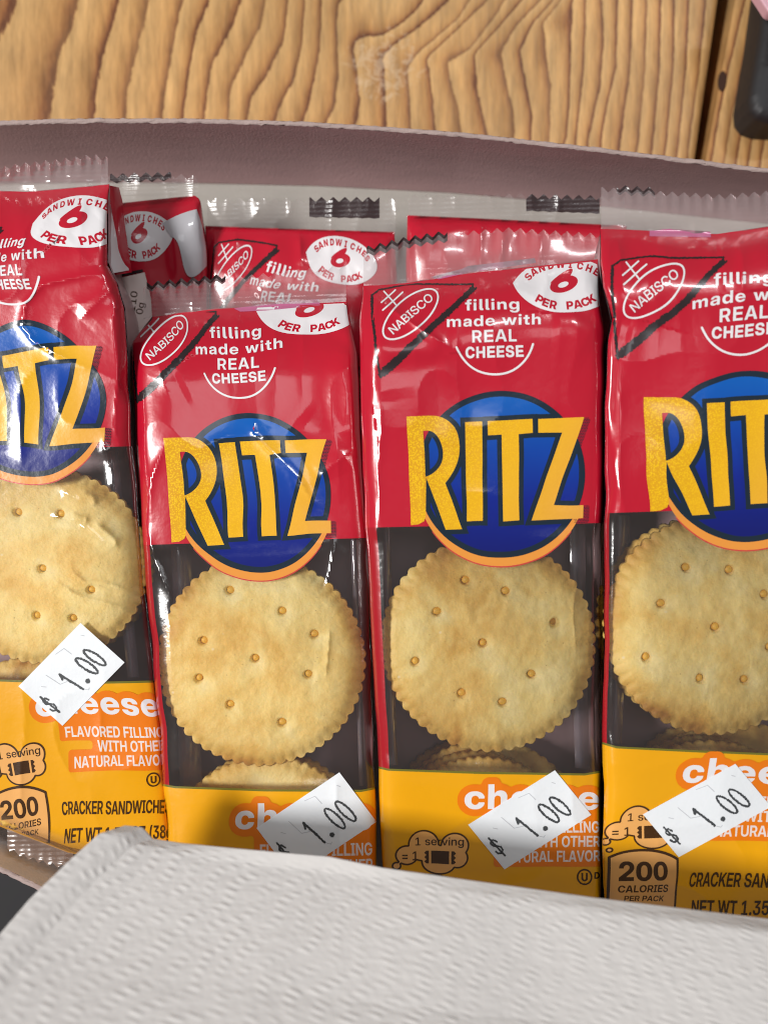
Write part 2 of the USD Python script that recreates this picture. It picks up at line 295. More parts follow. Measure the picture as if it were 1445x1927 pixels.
pk = union_all([box(811, 1602, 846, 1626), *[Polygon([(x, y), (x + 7 * s, y + 3), (x, y + 6)]).union(box(min(x, x + 9 * s), y, max(x, x + 9 * s), y + 6).intersection(box(0, 0, 0, 0))) for s in (0,) for x in (0,) for y in (0,)]]).buffer(0)
zz = lambda x, s: Polygon([(x, 1602), (x + 6 * s, 1602)] + [(x + (9 if i % 2 else 5) * s, 1602 + i * 4) for i in range(7)] + [(x + 6 * s, 1626), (x, 1626)]).buffer(0)
cloud_tx = union_all([text('1 serving', 15, 600, 781, 1592, width=92), text('= 1', 17, 700, 756, 1620, width=30), pk, zz(807, -1), zz(850, 1)])
bo = Polygon(spline([(754, 1770), (753, 1700), (752, 1664)], 3).tolist() + spline([(752, 1662), (790, 1650), (830, 1651), (872, 1667)], 5).tolist() + [(876, 1770)]).buffer(3)
box_in = bo.buffer(-5); box_out = bo.difference(box_in)
cal = union_all([text('200', 38, 850, 768, 1709, width=84), text('CALORIES', 14.5, 750, 768, 1732, width=88), text('PER PACK', 11, 700, 780, 1750, width=70)])
whitepanel = box(1185, 520, 1250, 640)

# ------------------------------------------------------------------ a packet: soft bag of printed film
class Pack:
    def __init__(s, **k):
        s.__dict__.update(k)
        pl, pr = polyf([(y, x) for x, y in s.left]), polyf([(y, x) for x, y in s.right])
        s.L = lambda y: pl(y) + 5 * (vnoise(np.asarray(y, float), np.zeros(np.shape(y)), 55., s.seed + 20) - .5)
        s.R = lambda y: pr(y) + 5 * (vnoise(np.asarray(y, float), np.zeros(np.shape(y)), 48., s.seed + 21) - .5)
        s.yt, s.yb = polyf(s.top), polyf(s.bottom)
        a = np.array(s.marks, float)
        s.fwd = RBFInterpolator(a[:, :2], a[:, 2:], kernel='thin_plate_spline', smoothing=s.smoothing) if len(a) > 3 else None
        A, _, _, _ = np.linalg.lstsq(np.c_[a[:, 2:], np.ones(len(a))], a[:, :2], rcond=None); s.inv = A
        s.xmid = 0.5 * (s.left[len(s.left) // 2][0] + s.right[len(s.right) // 2][0])
    def art(s, p):
        q = s.fwd(np.asarray(p, float)); x, y = q[:, 0], q[:, 1]
        return q + 3.2 * np.stack([vnoise(x, y, 45., s.seed + 40), vnoise(x, y, 45., s.seed + 41)], 1) - 1.6
    def D(s, x, y): return s.d0 + (y - 1000) * s.dy + (x - s.xmid) * s.dx
    def h(s, x, y):
        """Height of the front of the bag over its middle plane's front, millimetres."""
        l, r = s.L(y), s.R(y); xn = np.clip((x - (l + r) / 2) / ((r - l) / 2), -1, 1)
        prof = np.maximum(1 - np.abs(xn) ** s.pw, 0) ** (1 / s.pw)
        tt = np.clip((y - s.yt(x)) / s.shoulder, 0, 1); tb = np.clip((s.yb(x) - y) / s.foot, 0, 1)
        tap = (1 - (1 - tt) ** 2.4) * (1 - (1 - tb) ** 2.4)
        z = -s.T + s.T * prof * tap
        edge = smoothstep((1 - np.abs(xn)) / 0.10) * smoothstep(tt * 3) * smoothstep(tb * 3)
        win = s.window_mask(x, y)
        n1 = vnoise(x, y, 150., s.seed) - .5; n2 = vnoise(x * 1.0, y * .6, 75., s.seed + 1)
        rg = 1 - np.abs(2 * n2 - 1)
        w = 1.9 * n1 * (1 - .80 * win) + (0.50 * (rg ** 3 - .3)) * (1 - .90 * win) * (0.35 + 0.9 * np.exp(-tt * 2.2)) * s.crinkle
        # gathers running down from the seal
        gat = (1 - np.abs(2 * vnoise(x, y * .18, 42., s.seed + 2) - 1)) ** 2
        w = w + s.gather * (gat - .35) * np.exp(-np.clip(y - s.yt(x), 0, 999) / 60.)
        for pts, amp, wid, kind in s.creases:
            amp = amp * .70; wid = wid * 1.5
            d, sd, al = seg_dist(x, y, pts)
            fade = np.clip(4 * np.minimum(al + .08, 1.08 - al), 0, 1)
            if kind == 'ridge': w = w + amp * np.exp(-np.abs(d) / wid) * fade
            elif kind == 'fold': w = w + amp * np.tanh(sd * d / wid) * np.exp(-(d / (5 * wid)) ** 2) * fade
            else: w = w + amp * np.exp(-(d / wid) ** 2) * fade
        return z + w * edge
    def window_mask(s, x, y):
        yw, yy = s.yw(x), s.yy(x)
        return smoothstep((y - yw) / 30) * smoothstep((yy - y) / 30)
    def P(s, x, y, off=0.0):
        return unproject(x, y, s.D(x, y) - (s.h(x, y) + off) * 1e-3)
    def N(s, x, y):
        e = 1.5
        a = s.P(x + e, y) - s.P(x - e, y); b = s.P(x, y - e) - s.P(x, y + e)
        n = np.cross(a, b); return n / np.maximum(np.linalg.norm(n, axis=-1, keepdims=True), 1e-15)
    def outline(s, inset=2.5):
        ys = np.linspace(min(p[1] for p in s.top) - 30, max(p[1] for p in s.bottom) + 30, 120)
        o = Polygon([(s.L(y) + inset, y) for y in ys] + [(s.R(y) - inset, y) for y in ys[::-1]]).buffer(0)
        xs = np.linspace(o.bounds[0] - 5, o.bounds[2] + 5, 60)
        band = Polygon([(x, s.yt(x) + 4) for x in xs] + [(x, s.yb(x) - 4) for x in xs[::-1]])
        return o.intersection(band).buffer(0)
    def build_film(s, node):
        xj = np.concatenate([-np.array([1, .998, .994, .988, .98, .97, .955]), np.linspace(-.94, .94, s.nc), np.array([.955, .97, .98, .988, .994, .998, 1])])
        js = int(np.argmin(np.abs(xj - s.strip))) if s.strip is not None else -1
        curves = [s.yt, s.yw, s.yy, lambda x: s.yy(x) + 4, s.yb]
        seg = [max(2, int((c2(s.xmid) - c1(s.xmid)) / s.cell)) for c1, c2 in zip(curves[:-1], curves[1:])]
        t = np.concatenate([i + np.linspace(0, 1, n, endpoint=False) for i, n in enumerate(seg)] + [[4.0]])
        zone = np.concatenate([np.full(n, i) for i, n in enumerate(seg)])
        x = np.full((len(t), len(xj)), s.xmid) + xj * 200; y = np.zeros_like(x)
        for _ in range(4):
            cs = np.stack([c(x) for c in curves]); i = np.minimum(t.astype(int), 3); f = (t - i)[:, None]
            y = np.take_along_axis(cs, np.broadcast_to(i[:, None], x.shape)[None], 0)[0] * (1 - f) + np.take_along_axis(cs, np.broadcast_to(i[:, None] + 1, x.shape)[None], 0)[0] * f
            l, r = s.L(y), s.R(y); x = (l + r) / 2 + (r - l) / 2 * xj
        V = s.P(x, y)
        # normals of the whole sheet, so that the printed zones join without a seam
        a = np.gradient(V, axis=1); b = np.gradient(V, axis=0); n = np.cross(b, a)
        n /= np.maximum(np.linalg.norm(n, axis=-1, keepdims=True), 1e-15); n *= np.sign(n[..., 2:3] + 1e-9)
        n = np.where((np.abs(xj) > .985)[None, :, None], n, s.N(x, y))
        F = grid_faces(len(t), len(xj)).reshape(len(t) - 1, len(xj) - 1, 4)
        Vf, Nf = V.reshape(-1, 3), n.reshape(-1, 3)
        side = np.zeros(len(xj) - 1, bool)
        if js > 0: side[:js] = True
        def sub(mask, name, mat, label=None):
            f = F[mask].reshape(-1, 4)
            u, inv = np.unique(f, return_inverse=True)
            return part(node, name, Vf[u], inv.reshape(-1, 4), mat, N=Nf[u], label=label)
        zz_ = zone[:, None] * np.ones(len(side), int)[None]; ss = np.broadcast_to(side, zz_.shape)
        s.parts['red'] = sub((zz_ == 0), 'red_top_panel', RED)
        s.parts['window'] = sub((zz_ == 1) & ~ss, 'clear_window', WINDOW)
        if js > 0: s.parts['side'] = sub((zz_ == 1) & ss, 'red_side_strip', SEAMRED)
        s.parts['yellow'] = sub((zz_ >= 3), 'yellow_bottom_panel', YEL)
        sub((zz_ == 2), 'panel_edge', OLIVE)
        # back of the bag, coarse, mirrored through the middle plane
        ii, jj = np.arange(0, len(t), 6), np.r_[0, np.arange(3, len(xj) - 3, 4), len(xj) - 1]
        if ii[-1] != len(t) - 1: ii = np.r_[ii, len(t) - 1]
        X, Y = x[np.ix_(ii, jj)], y[np.ix_(ii, jj)]
        base = unproject(X, Y, s.D(X, Y) + s.T * 1e-3)
        l, r = s.L(Y), s.R(Y); xn = np.clip((X - (l + r) / 2) / ((r - l) / 2), -1, 1)
        tt = np.clip((Y - s.yt(X)) / s.shoulder, 0, 1); tb = np.clip((s.yb(X) - Y) / s.foot, 0, 1)
        dep = s.back_depth * np.maximum(1 - np.abs(xn) ** s.pw, 0) ** (1 / s.pw) * (1 - (1 - tt) ** 2.4) * (1 - (1 - tb) ** 2.4)
        base[..., 2] -= dep * 1e-3
        part(node, 'back_film', base.reshape(-1, 3), grid_faces(*X.shape)[:, ::-1], INNER, smooth=True)
    def decal(s, parent, name, shape, mat, off=0.10, mapped=False, cell=6.0, label=None, clip=True):
        geoms = [g for g in getattr(shape, 'geoms', [shape]) if g.geom_type == 'Polygon' and g.area > .3]
        out = []
        for g in geoms:
            if mapped: out.append(g); continue
            g = g.segmentize(5.0)
            ext = s.art(np.array(g.exterior.coords)); holes = [s.art(np.array(q.coords)) for q in g.interiors]
            out.append(Polygon(ext, holes).buffer(0))
        poly = union_all(out)
        if clip: poly = poly.intersection(s.out_poly)
        if poly.is_empty: return None
        V, F = cut_cells(poly, cell)
        if not len(F): return None
        P, Nn = s.P(V[:, 0], V[:, 1], off), s.N(V[:, 0], V[:, 1])
        A = np.c_[V, np.ones(len(V))] @ s.inv
        st = (A - np.array(DC)) / 150.0
        return part(parent, name, P, F, mat, N=Nn, st=st, label=label)
def cut_cells(poly, cell):
    """Triangles of a flat shape, cut along a square grid so that it can follow a crinkled surface."""
    V, F, n = [], [], 0
    shapely.prepare(poly)
    x0, y0, x1, y1 = poly.bounds
    xs, ys = np.arange(math.floor(x0 / cell), math.ceil(x1 / cell)) * cell, np.arange(math.floor(y0 / cell), math.ceil(y1 / cell)) * cell
    X, Y = (q.ravel() for q in np.meshgrid(xs, ys))
    cells = box(X, Y, X + cell, Y + cell)
    full = shapely.contains_properly(poly, cells); hit = shapely.intersects(poly, cells) & ~full
    if full.any():
        q = np.stack([np.stack([X, Y], 1), np.stack([X, Y + cell], 1), np.stack([X + cell, Y + cell], 1), np.stack([X + cell, Y], 1)], 1)[full].reshape(-1, 2)
        u, inv = np.unique(np.round(q, 4), axis=0, return_inverse=True); inv = inv.reshape(-1, 4)
        V.append(u); F.append(np.vstack([inv[:, [0, 1, 2]], inv[:, [0, 2, 3]]])); n += len(u)
    import mapbox_earcut as ec
    for g in shapely.intersection(poly, cells[hit]):
        for q in getattr(g, 'geoms', [g]):
            if q.geom_type != 'Polygon' or q.area < 1e-3: continue
            rings = [np.array(r.coords)[:-1, :2] for r in (q.exterior, *q.interiors)]
            v = np.vstack(rings); f = ec.triangulate_float64(v, np.cumsum([len(r) for r in rings]).astype(np.uint32)).reshape(-1, 3).astype(int)
            V.append(v); F.append(f + n); n += len(v)
    if not V: return np.zeros((0, 2)), np.zeros((0, 3), int)
    V, F = np.vstack(V), np.vstack(F)
    a = np.cross(V[F[:, 1]] - V[F[:, 0]], V[F[:, 2]] - V[F[:, 0]])
    F = F[np.abs(a) > 1e-7]; a = a[np.abs(a) > 1e-7]
    F[a > 0] = F[a > 0][:, ::-1]          # y runs down: seen from above the faces must turn the other way
    return V, F

def seal_sheet(s, node, name, edge, base, mat, x0, x1, lift=0.0, teeth=22.0, amp=5.0, seed=1, curl=0.0, label=None, lo=0.0, hi=1.0, extra=0.0):
    """The crimped clear end of a packet from the base line to the zigzag edge; x0..x1 in measured units."""
    e, b = polyf(edge), polyf(base)
    nx, ny = int((x1 - x0) / 2.2), 22
    x = np.linspace(x0, x1, nx)[None].repeat(ny, 0); t = np.linspace(lo, hi, ny)[:, None] * np.ones((1, nx))
    ph = (x / teeth) % 1.0; zig = amp * (2 * np.abs(2 * ph - 1) - 1)
    y = b(x) + 1.5 * np.sign(b(x) - e(x)) + (e(x) + zig * smoothstep(t * 1.0) - b(x)) * t
    z = -s.T + extra + 0.55 * (1 - np.abs(2 * vnoise(x, y * .5, 38., seed) - 1)) ** 2 * (0.5 + t) + 1.3 * (vnoise(x, y * 0, 130., seed + 3) - .5) * t + curl * t * t
    z = z + 0.05 * np.sin(y / 1.4 + 0.02 * x) * smoothstep(t * 4) + 0.12 * np.abs(vnoise(x, y, 24., seed + 5) - .5) * t
    V = unproject(x, y, s.D(x, y) - (z + lift) * 1e-3)
    F = grid_faces(ny, nx)
    if e(x[0, 0]) < b(x[0, 0]): F = F[:, ::-1]
    return part(node, name, V.reshape(-1, 3), F, mat, smooth=True, label=label)

def print_front(s, skip=()):
    red = s.parts['red']; d = s.decal
    d(red, 'brand_lettering', LET, GOLD); d(red, 'blue_disc', blue, BLUE); d(red, 'disc_outline', dark, NAVY); d(red, 'letter_shadow', dots, NAVY)
    d(red, 'orange_crescent', cres, CRES); d(red, 'crescent_line', cres_l, PINKRED)
    d(red, 'slogan_lettering', slogan, WHITE); d(red, 'smile_line', smile, WHITE)
    d(red, 'black_triangle_outline', tri.difference(maker.buffer(.3)), BLACKINK); d(red, 'maker_oval', maker, WHITE)
    d(red, 'count_badge', badge.difference(bt), WHITE); d(red, 'badge_lettering', bt.intersection(badge.buffer(-.1)), RED)
    yel = s.parts['yellow']
    d(yel, 'flavour_outline', blob.difference(union_all([cheese, flav])), ORANGE); d(yel, 'flavour_lettering', cheese, WHITE); d(yel, 'filling_lettering', flav, WHITE2)
    if 'low' not in skip:
        d(yel, 'kosher_mark', kos, BROWN); d(yel, 'weight_lettering', lines, BROWN)
        d(yel, 'serving_cloud', cloud_in.difference(cloud_tx), PEACH); d(yel, 'serving_lettering', union_all([cloud_out, cloud_tx]), BROWN)
        d(yel, 'calorie_box', box_in.difference(cal), PEACH); d(yel, 'calorie_lettering', union_all([box_out, cal]), BROWN)

def sticker(s, node, left, top, right, seed, label):
    L, T, R_ = map(np.array, (left, top, right)); B = L + R_ - T
    r = np.random.default_rng(seed)
    U, Vv = R_ - B, L - B
    def m(u, v): return tuple(B + u * U + v * Vv)
    plate = Polygon([m(0, 0), m(1, 0), m(1, 1), m(0, 1)])
    def glyphs(paths, w): return union_all([stroke([m(u, v) for u, v in p], w) for p in paths])
    zero = lambda cu, cv: [(cu + .042 * math.cos(a) * 1.0 - .02 * math.sin(a), cv + .215 * math.sin(a)) for a in np.linspace(0, 2 * math.pi, 28)]
    one = [(.395, .60), (.415, .64), (.43, .635), (.462, .19)]
    one = [(.388, .55), (.408, .645), (.462, .19)]
    S = [(.112, .475), (.098, .54), (.072, .545), (.055, .50), (.062, .445), (.092, .41), (.112, .37), (.108, .30), (.080, .265), (.052, .29), (.045, .345)]
    ink = union_all([glyphs([zero(.685, .42), zero(.815, .42)], 4.0), glyphs([one], 4.2), glyphs([S, [(.074, .61), (.090, .20)]], 3.4), ell(*m(.565, .225), 4.6, 4.6)])
    ink = rough_edge_holes(ink, .45, seed)
    cuts = union_all([stroke([m(u, v) for u, v in p], 1.1) for p in ([(.30, .80), (.33, .52), (.45, .44)], [(.55, .93), (.66, .90), (.67, .74)], [(.17, .72), (.20, .66)], [(.47, .17), (.50, .11), (.52, .13)], [(.9, .85), (.92, .8)])]).difference(ink.buffer(.3))
    V, F = cut_cells(plate, 6.0)
    # paper: follows the film, stands 0.2 mm proud, with a thin rim
    st = part(node, 'price_sticker', s.P(V[:, 0], V[:, 1], .24), F, STICK, N=s.N(V[:, 0], V[:, 1]), label=label)
    ring = np.array(plate.exterior.segmentize(5).coords)[:-1]; n = len(ring)
    top_, bot = s.P(ring[:, 0], ring[:, 1], .24), s.P(ring[:, 0], ring[:, 1], .08); i = np.arange(n); j = (i + 1) % n
    part(st, 'paper_edge', np.vstack([top_, bot]), np.stack([i, j, j + n, i + n], 1), STICK)
    for nm, sh, mt, o in (('price_lettering', ink, PRICEINK, .31), ('cut_marks', cuts, CUTINK, .29)):
        V, F = cut_cells(sh, 6.0); part(st, nm, s.P(V[:, 0], V[:, 1], o), F, mt, N=s.N(V[:, 0], V[:, 1]))
def rough_edge_holes(shape, amp, seed):
    r = np.random.default_rng(seed); out = []
    for g in getattr(shape, 'geoms', [shape]):
        g = g.segmentize(2.5)
        jig = lambda c: np.array(c)[:-1] + r.normal(0, amp, (len(c.coords) if hasattr(c, 'coords') else len(c), 2))[:-1]
        out.append(Polygon(jig(list(g.exterior.coords)), [jig(list(q.coords)) for q in g.interiors]).buffer(0))
    return union_all(out)

# ------------------------------------------------------------------ the counter, its boards and what lies on it
WOODN = {'a': ('attribute', {'attribute': 'st'}), 'x': ('separate_xyz', {}), 'g': ('geometry', {}),
    'mp': ('mapping', {'scale': (900.0, 240.0, 300.0)}), 'nz': ('noise_texture', {'scale': 1.0, 'detail': 4.0, 'roughness': 0.6}),
    'k': ('math', {'math_type': 'multiply_add', 'value2': 0.22}), 'k2': ('math', {'math_type': 'subtract', 'value2': 0.11}), 'fr': ('math', {'math_type': 'fraction'}),
    'r': ('rgb_ramp', {'ramp': [(0.0, (0.58, 0.345, 0.135)), (0.10, (0.61, 0.37, 0.15)), (0.48, (0.54, 0.30, 0.11)), (0.72, (0.45, 0.225, 0.075)), (0.86, (0.29, 0.115, 0.038)), (0.94, (0.135, 0.045, 0.018)), (0.985, (0.17, 0.065, 0.026)), (1.0, (0.42, 0.22, 0.085))]}),
    'fm': ('mapping', {'scale': (420.0, 60.0, 100.0)}), 'fn': ('noise_texture', {'scale': 1.0, 'detail': 5.0, 'roughness': 0.65}), 'fr2': ('map_range', {'from_min': 0.3, 'from_max': 0.7, 'to_min': 0.66, 'to_max': 1.18}),
    'bl': ('noise_texture', {'scale': 22.0, 'detail': 2.0}), 'blr': ('map_range', {'from_min': 0.3, 'from_max': 0.7, 'to_min': 0.82, 'to_max': 1.15}),
    'q': ('math', {'math_type': 'multiply'}), 'mu': ('vector_math', {'math_type': 'scale'}),
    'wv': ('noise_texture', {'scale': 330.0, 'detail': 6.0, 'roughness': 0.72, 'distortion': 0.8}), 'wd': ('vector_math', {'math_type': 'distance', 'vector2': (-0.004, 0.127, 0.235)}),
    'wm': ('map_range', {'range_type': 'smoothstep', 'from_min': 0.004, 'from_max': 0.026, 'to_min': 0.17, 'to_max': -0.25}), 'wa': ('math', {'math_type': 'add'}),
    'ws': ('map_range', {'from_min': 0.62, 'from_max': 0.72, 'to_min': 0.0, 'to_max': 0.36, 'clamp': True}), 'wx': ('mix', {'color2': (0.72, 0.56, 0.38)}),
    'fl': ('math', {'math_type': 'floor'}), 'wn': ('white_noise_texture', {'dimensions': '1D'}), 'rn': ('noise_texture', {'scale': 38.0, 'detail': 2.0}), 'rm': ('math', {'math_type': 'multiply_add', 'value2': 0.45, 'value3': -0.12}), 'ra': ('math', {'math_type': 'multiply_add', 'value2': 0.7, 'value3': -0.35}), 'rs': ('math', {'math_type': 'add', 'use_clamp': True}), 'rx': ('mix', {'color2': (0.54, 0.305, 0.115)}),
    'b': ('bump', {'strength': 0.6, 'distance': 0.0007}), 'p': ('principled_bsdf', {'roughness': 0.42, 'specular_ior_level': 0.4})}
WOODL = [('a.vector', 'x.vector'), ('g.position', 'mp.vector'), ('mp.vector', 'nz.vector'), ('nz.fac', 'k.value1'), ('x.x', 'k.value3'), ('k.value', 'k2.value1'), ('k2.value', 'fr.value1'), ('fr.value', 'r.fac'),
    ('g.position', 'fm.vector'), ('fm.vector', 'fn.vector'), ('fn.fac', 'fr2.value'), ('g.position', 'bl.vector'), ('bl.fac', 'blr.value'), ('fr2.result', 'q.value1'), ('blr.result', 'q.value2'),
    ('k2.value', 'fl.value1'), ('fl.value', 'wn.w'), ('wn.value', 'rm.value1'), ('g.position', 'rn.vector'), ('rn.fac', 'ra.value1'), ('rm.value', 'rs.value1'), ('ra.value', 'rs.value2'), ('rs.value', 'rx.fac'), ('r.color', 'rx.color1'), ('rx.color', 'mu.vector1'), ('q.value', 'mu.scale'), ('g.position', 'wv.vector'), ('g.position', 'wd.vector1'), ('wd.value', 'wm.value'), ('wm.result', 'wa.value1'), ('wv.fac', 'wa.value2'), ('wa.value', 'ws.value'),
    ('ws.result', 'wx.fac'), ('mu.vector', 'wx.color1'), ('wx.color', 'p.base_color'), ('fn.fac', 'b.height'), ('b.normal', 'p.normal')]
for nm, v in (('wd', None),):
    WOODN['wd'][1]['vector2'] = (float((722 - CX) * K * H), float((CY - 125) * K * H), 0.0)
WOOD = M('pine_board', WOODN, WOODL)
rings = {0: [(60, 0), (40, 70), (0, 140), (-60, 300)], 1: [(295, 0), (270, 110), (230, 190), (200, 340), (185, 460)], 2: [(450, 0), (420, 110), (390, 200), (365, 340), (355, 460)], 3: [(560, 0), (540, 100), (510, 220), (480, 340), (475, 460)],
    4: [(690, 0), (660, 130), (640, 250), (620, 370), (610, 460)], 5: [(790, 0), (740, 120), (715, 260), (695, 400), (690, 460)], 6: [(910, 0), (870, 110), (800, 240), (780, 350), (770, 460)], 7: [(1000, 0), (985, 90), (930, 200), (870, 330), (860, 460)],
    8: [(1085, 0), (1070, 150), (1000, 290), (945, 370), (930, 460)], 9: [(1150, 0), (1135, 180), (1110, 290), (1060, 390), (1035, 460)], 10: [(1212, 0), (1208, 100), (1205, 180), (1185, 290), (1165, 390), (1140, 460)],
    11: [(1275, 20), (1268, 90), (1275, 280), (1260, 400), (1230, 460)], 12: [(1330, 180), (1350, 300), (1355, 380), (1345, 460)]}
cr = {12: [(0, 130), (70, 85), (120, 40), (150, 0)], 13: [(10, 480), (10, 400), (0, 210), (40, 165), (120, 110), (180, 60), (245, 0)], 14: [(105, 480), (100, 400), (90, 250), (140, 190), (280, 70), (325, 0)], 15: [(195, 480), (185, 360), (165, 215), (300, 85), (390, 0)],
    16: [(290, 480), (280, 400), (250, 300), (245, 235), (330, 180), (420, 60), (455, 0)], 17: [(385, 480), (352, 330), (345, 195), (430, 105), (520, 0)], 18: [(495, 490), (490, 420), (460, 300), (445, 190), (500, 95), (590, 0)],
    19: [(555, 500), (560, 430), (540, 330), (515, 190), (560, 90), (640, 0)], 20: [(625, 500), (630, 330), (612, 200), (602, 80), (665, 0)], 21: [(690, 510), (700, 400), (705, 200), (712, 0)], 22: [(725, 510), (755, 250), (762, 0)], 23: [(775, 510), (815, 330), (830, 150), (822, 0)],
    24: [(820, 520), (840, 400), (875, 250), (882, 0)], 25: [(895, 520), (930, 250), (938, 0)], 26: [(960, 530), (985, 250), (992, 0)], 27: [(1015, 535), (1040, 250), (1045, 0)], 28: [(1065, 540), (1092, 250), (1096, 0)], 29: [(1110, 540), (1140, 250), (1150, 0)], 30: [(1150, 540), (1190, 250), (1215, 0)]}
gx = []
for dct, ox in ((rings, 0), (cr, 722)):
    for g_, pts in dct.items():
        d = LineString(pts).segmentize(45)
        gx += [(ox + x / 2.0, y / 2.0, g_) for x, y in d.coords]
for g_ in (-2, -1, 0, 4, 8, 12, 14, 17, 21, 26, 30):     # on below the box the rings go on as they came
    x_end = [p for p in gx if p[2] == max(g_, 0)][-1 if g_ < 13 else 0][0] + (60 * g_ if g_ < 0 else 0)
    for yy in (500, 900, 1500, 2300): gx.append((x_end - 15 * (yy - 250) / 250 * .4, yy, g_))
    x_top = [p for p in gx if p[2] == max(g_, 0)][0 if g_ < 13 else -5][0] + (60 * g_ if g_ < 0 else 0)
gx += [(-200, 0, -2), (-200, 250, -2), (-500, 0, -5), (-500, 300, -5), (-500, 2300, -4.6), (1500, 2300, 34), (1500, 1200, 34), (-150, -300, -1.6), (200, -300, 1), (450, -300, 6), (600, -300, 10), (850, -300, 15), (1050, -300, 19), (1300, -300, 27)]
gx = np.array(gx, float)
_, ui = np.unique(np.round(gx[:, :2], 1), axis=0, return_index=True); gx = gx[ui]
field = RBFInterpolator(gx[:, :2], gx[:, 2], kernel='thin_plate_spline', smoothing=4.0)
counter = thing('wooden_counter', (0, 0, 0), 'pale pine counter of wide boards with bold dark grain and a knot', kind='structure')
def board(left, right, y0, y1, fn, mat, step=9):
    ys = np.arange(y0, y1 + step, step, dtype=float); n = 0
    nx = max(12, int((right(0) - left(0)) / step)); u = np.r_[0, np.array([.3, .7]) * 4 / nx / 2, np.linspace(4 / nx / 2 * 1.4, 1 - 4 / nx / 2 * 1.4, nx), 1 - np.array([.7, .3]) * 4 / nx / 2, 1]
    y = ys[:, None] * np.ones(len(u)); x = left(y) + (right(y) - left(y)) * u
    w = right(0) - left(0); ed = np.minimum(u, 1 - u) * w
    z = -0.0012 * np.maximum(1 - ed / 18.0, 0) ** 2
    V = unproject(x, y, H); V[..., 2] = z
    st = np.stack([fn(np.stack([x.ravel(), y.ravel()], 1)), y.ravel() / 100], 1)
    nr, nc = x.shape; F = grid_faces(nr, nc)
    top = V.reshape(-1, 3); edge = np.r_[np.arange(nc), np.arange(1, nr) * nc + nc - 1, (nr - 1) * nc + np.arange(nc - 2, -1, -1), np.arange(nr - 2, 0, -1) * nc]
    low = top[edge].copy(); low[:, 2] = -0.018; m = len(edge); i = np.arange(m); j = (i + 1) % m
    Q = np.stack([edge[j], edge[i], len(top) + i, len(top) + j], 1)
    # skirt has its own corner points so the upper face keeps smooth normals
    V2 = np.vstack([top, top[edge], low]); Q = np.stack([len(top) + j, len(top) + i, len(top) + m + i, len(top) + m + j], 1)
    part(counter, 'board', V2, np.vstack([F, Q]), mat, st=np.vstack([st, st[edge], st[edge]]), smooth=True)
board(lambda y: -700 + 0 * y, lambda y: 1352 - .145 * y, -500, 2450, lambda p: field(p), WOOD)
board(lambda y: 1386 - .185 * y, lambda y: 2150 + 0 * y, -500, 2450, lambda p: 4 + (p[:, 0] + .17 * p[:, 1]) / 23.0 + .5 * np.sin(p[:, 1] / 160), WOOD, step=14)
gapV = unproject(*np.array([(-800, -600), (-800, 2500), (2250, 2500), (2250, -600)]).T, H); gapV[:, 2] = -0.019
part(counter, 'under_board', gapV, [[0, 1, 2, 3]], M('under_board', {'p': ('principled_bsdf', {'base_color': (0.10, 0.055, 0.03), 'roughness': 0.8})}))
KNOT = M('knot_wood', {'p': ('principled_bsdf', {'base_color': (0.05, 0.02, 0.01), 'roughness': 0.6})})
kx = ell(1358, 152, 8, 19, 6); V, F = cut_cells(kx, 8); kv = unproject(V[:, 0], V[:, 1], H); kv[:, 2] = 0.00015
part(counter, 'knot', kv, F, KNOT)

BLACK = M('black_plastic', {'g': ('geometry', {}), 'n': ('noise_texture', {'scale': 700.0, 'detail': 3.0}), 'b': ('bump', {'strength': 0.3, 'distance': 0.0004}), 'p': ('principled_bsdf', {'base_color': (0.016, 0.016, 0.018), 'roughness': 0.55})}, [('g.position', 'n.vector'), ('n.fac', 'b.height'), ('b.normal', 'p.normal')])
def slab(name, pxpoly, D, depth, mat, label, cat, bevel=2.0, kind=None):
    """A flat thing with rounded upper edges: outline measured at its own distance."""
    p = Polygon(pxpoly).buffer(-14).buffer(14)
    c = unproject(*np.array(p.centroid.coords[0]), D + depth)
    t = thing(name, c, label, cat, kind=kind)
    Vs, Fs, n = [], [], 0
    ring0 = np.array(p.exterior.segmentize(12).coords)[:-1]
    if shapely.is_ccw(p.exterior): ring0 = ring0[::-1]
    rings_ = []
    cen = ring0.mean(0); m = len(ring0)
    tn = np.roll(ring0, -1, 0) - np.roll(ring0, 1, 0); nn = np.stack([tn[:, 1], -tn[:, 0]], 1); nn /= np.linalg.norm(nn, axis=1, keepdims=True)
    if ((ring0 - cen) * nn).sum() < 0: nn = -nn
    for a in np.linspace(0, math.pi / 2, 6):
        r = ring0 - nn * (bevel / (K * D) * 1e-3) * (1 - math.cos(a)); q = unproject(r[:, 0], r[:, 1], D); q[:, 2] += bevel * 1e-3 * (math.sin(a) - 1); rings_.append(q)
    bot = rings_[0].copy(); bot[:, 2] = H - D - depth
    allr = [bot] + rings_; V = np.vstack(allr); i = np.arange(m); j = (i + 1) % m
    F = np.vstack([np.stack([k * m + i, (k + 1) * m + i, (k + 1) * m + j, k * m + j], 1) for k in range(len(allr) - 1)])
    # rings run clockwise in picture terms: outward faces
    import mapbox_earcut as ec
    topf = ec.triangulate_float64(rings_[-1][:, :2].copy(), np.array([m], np.uint32)).reshape(-1, 3).astype(int) + m * (len(allr) - 1)
    F = np.vstack([np.vstack([F[:, [0, 1, 2]], F[:, [0, 2, 3]]]), topf])
    tm = trimesh.Trimesh(V, F, process=False); trimesh.repair.fix_normals(tm)
    part(t, 'body', tm.vertices, tm.faces, mat, smooth=35)
    return t
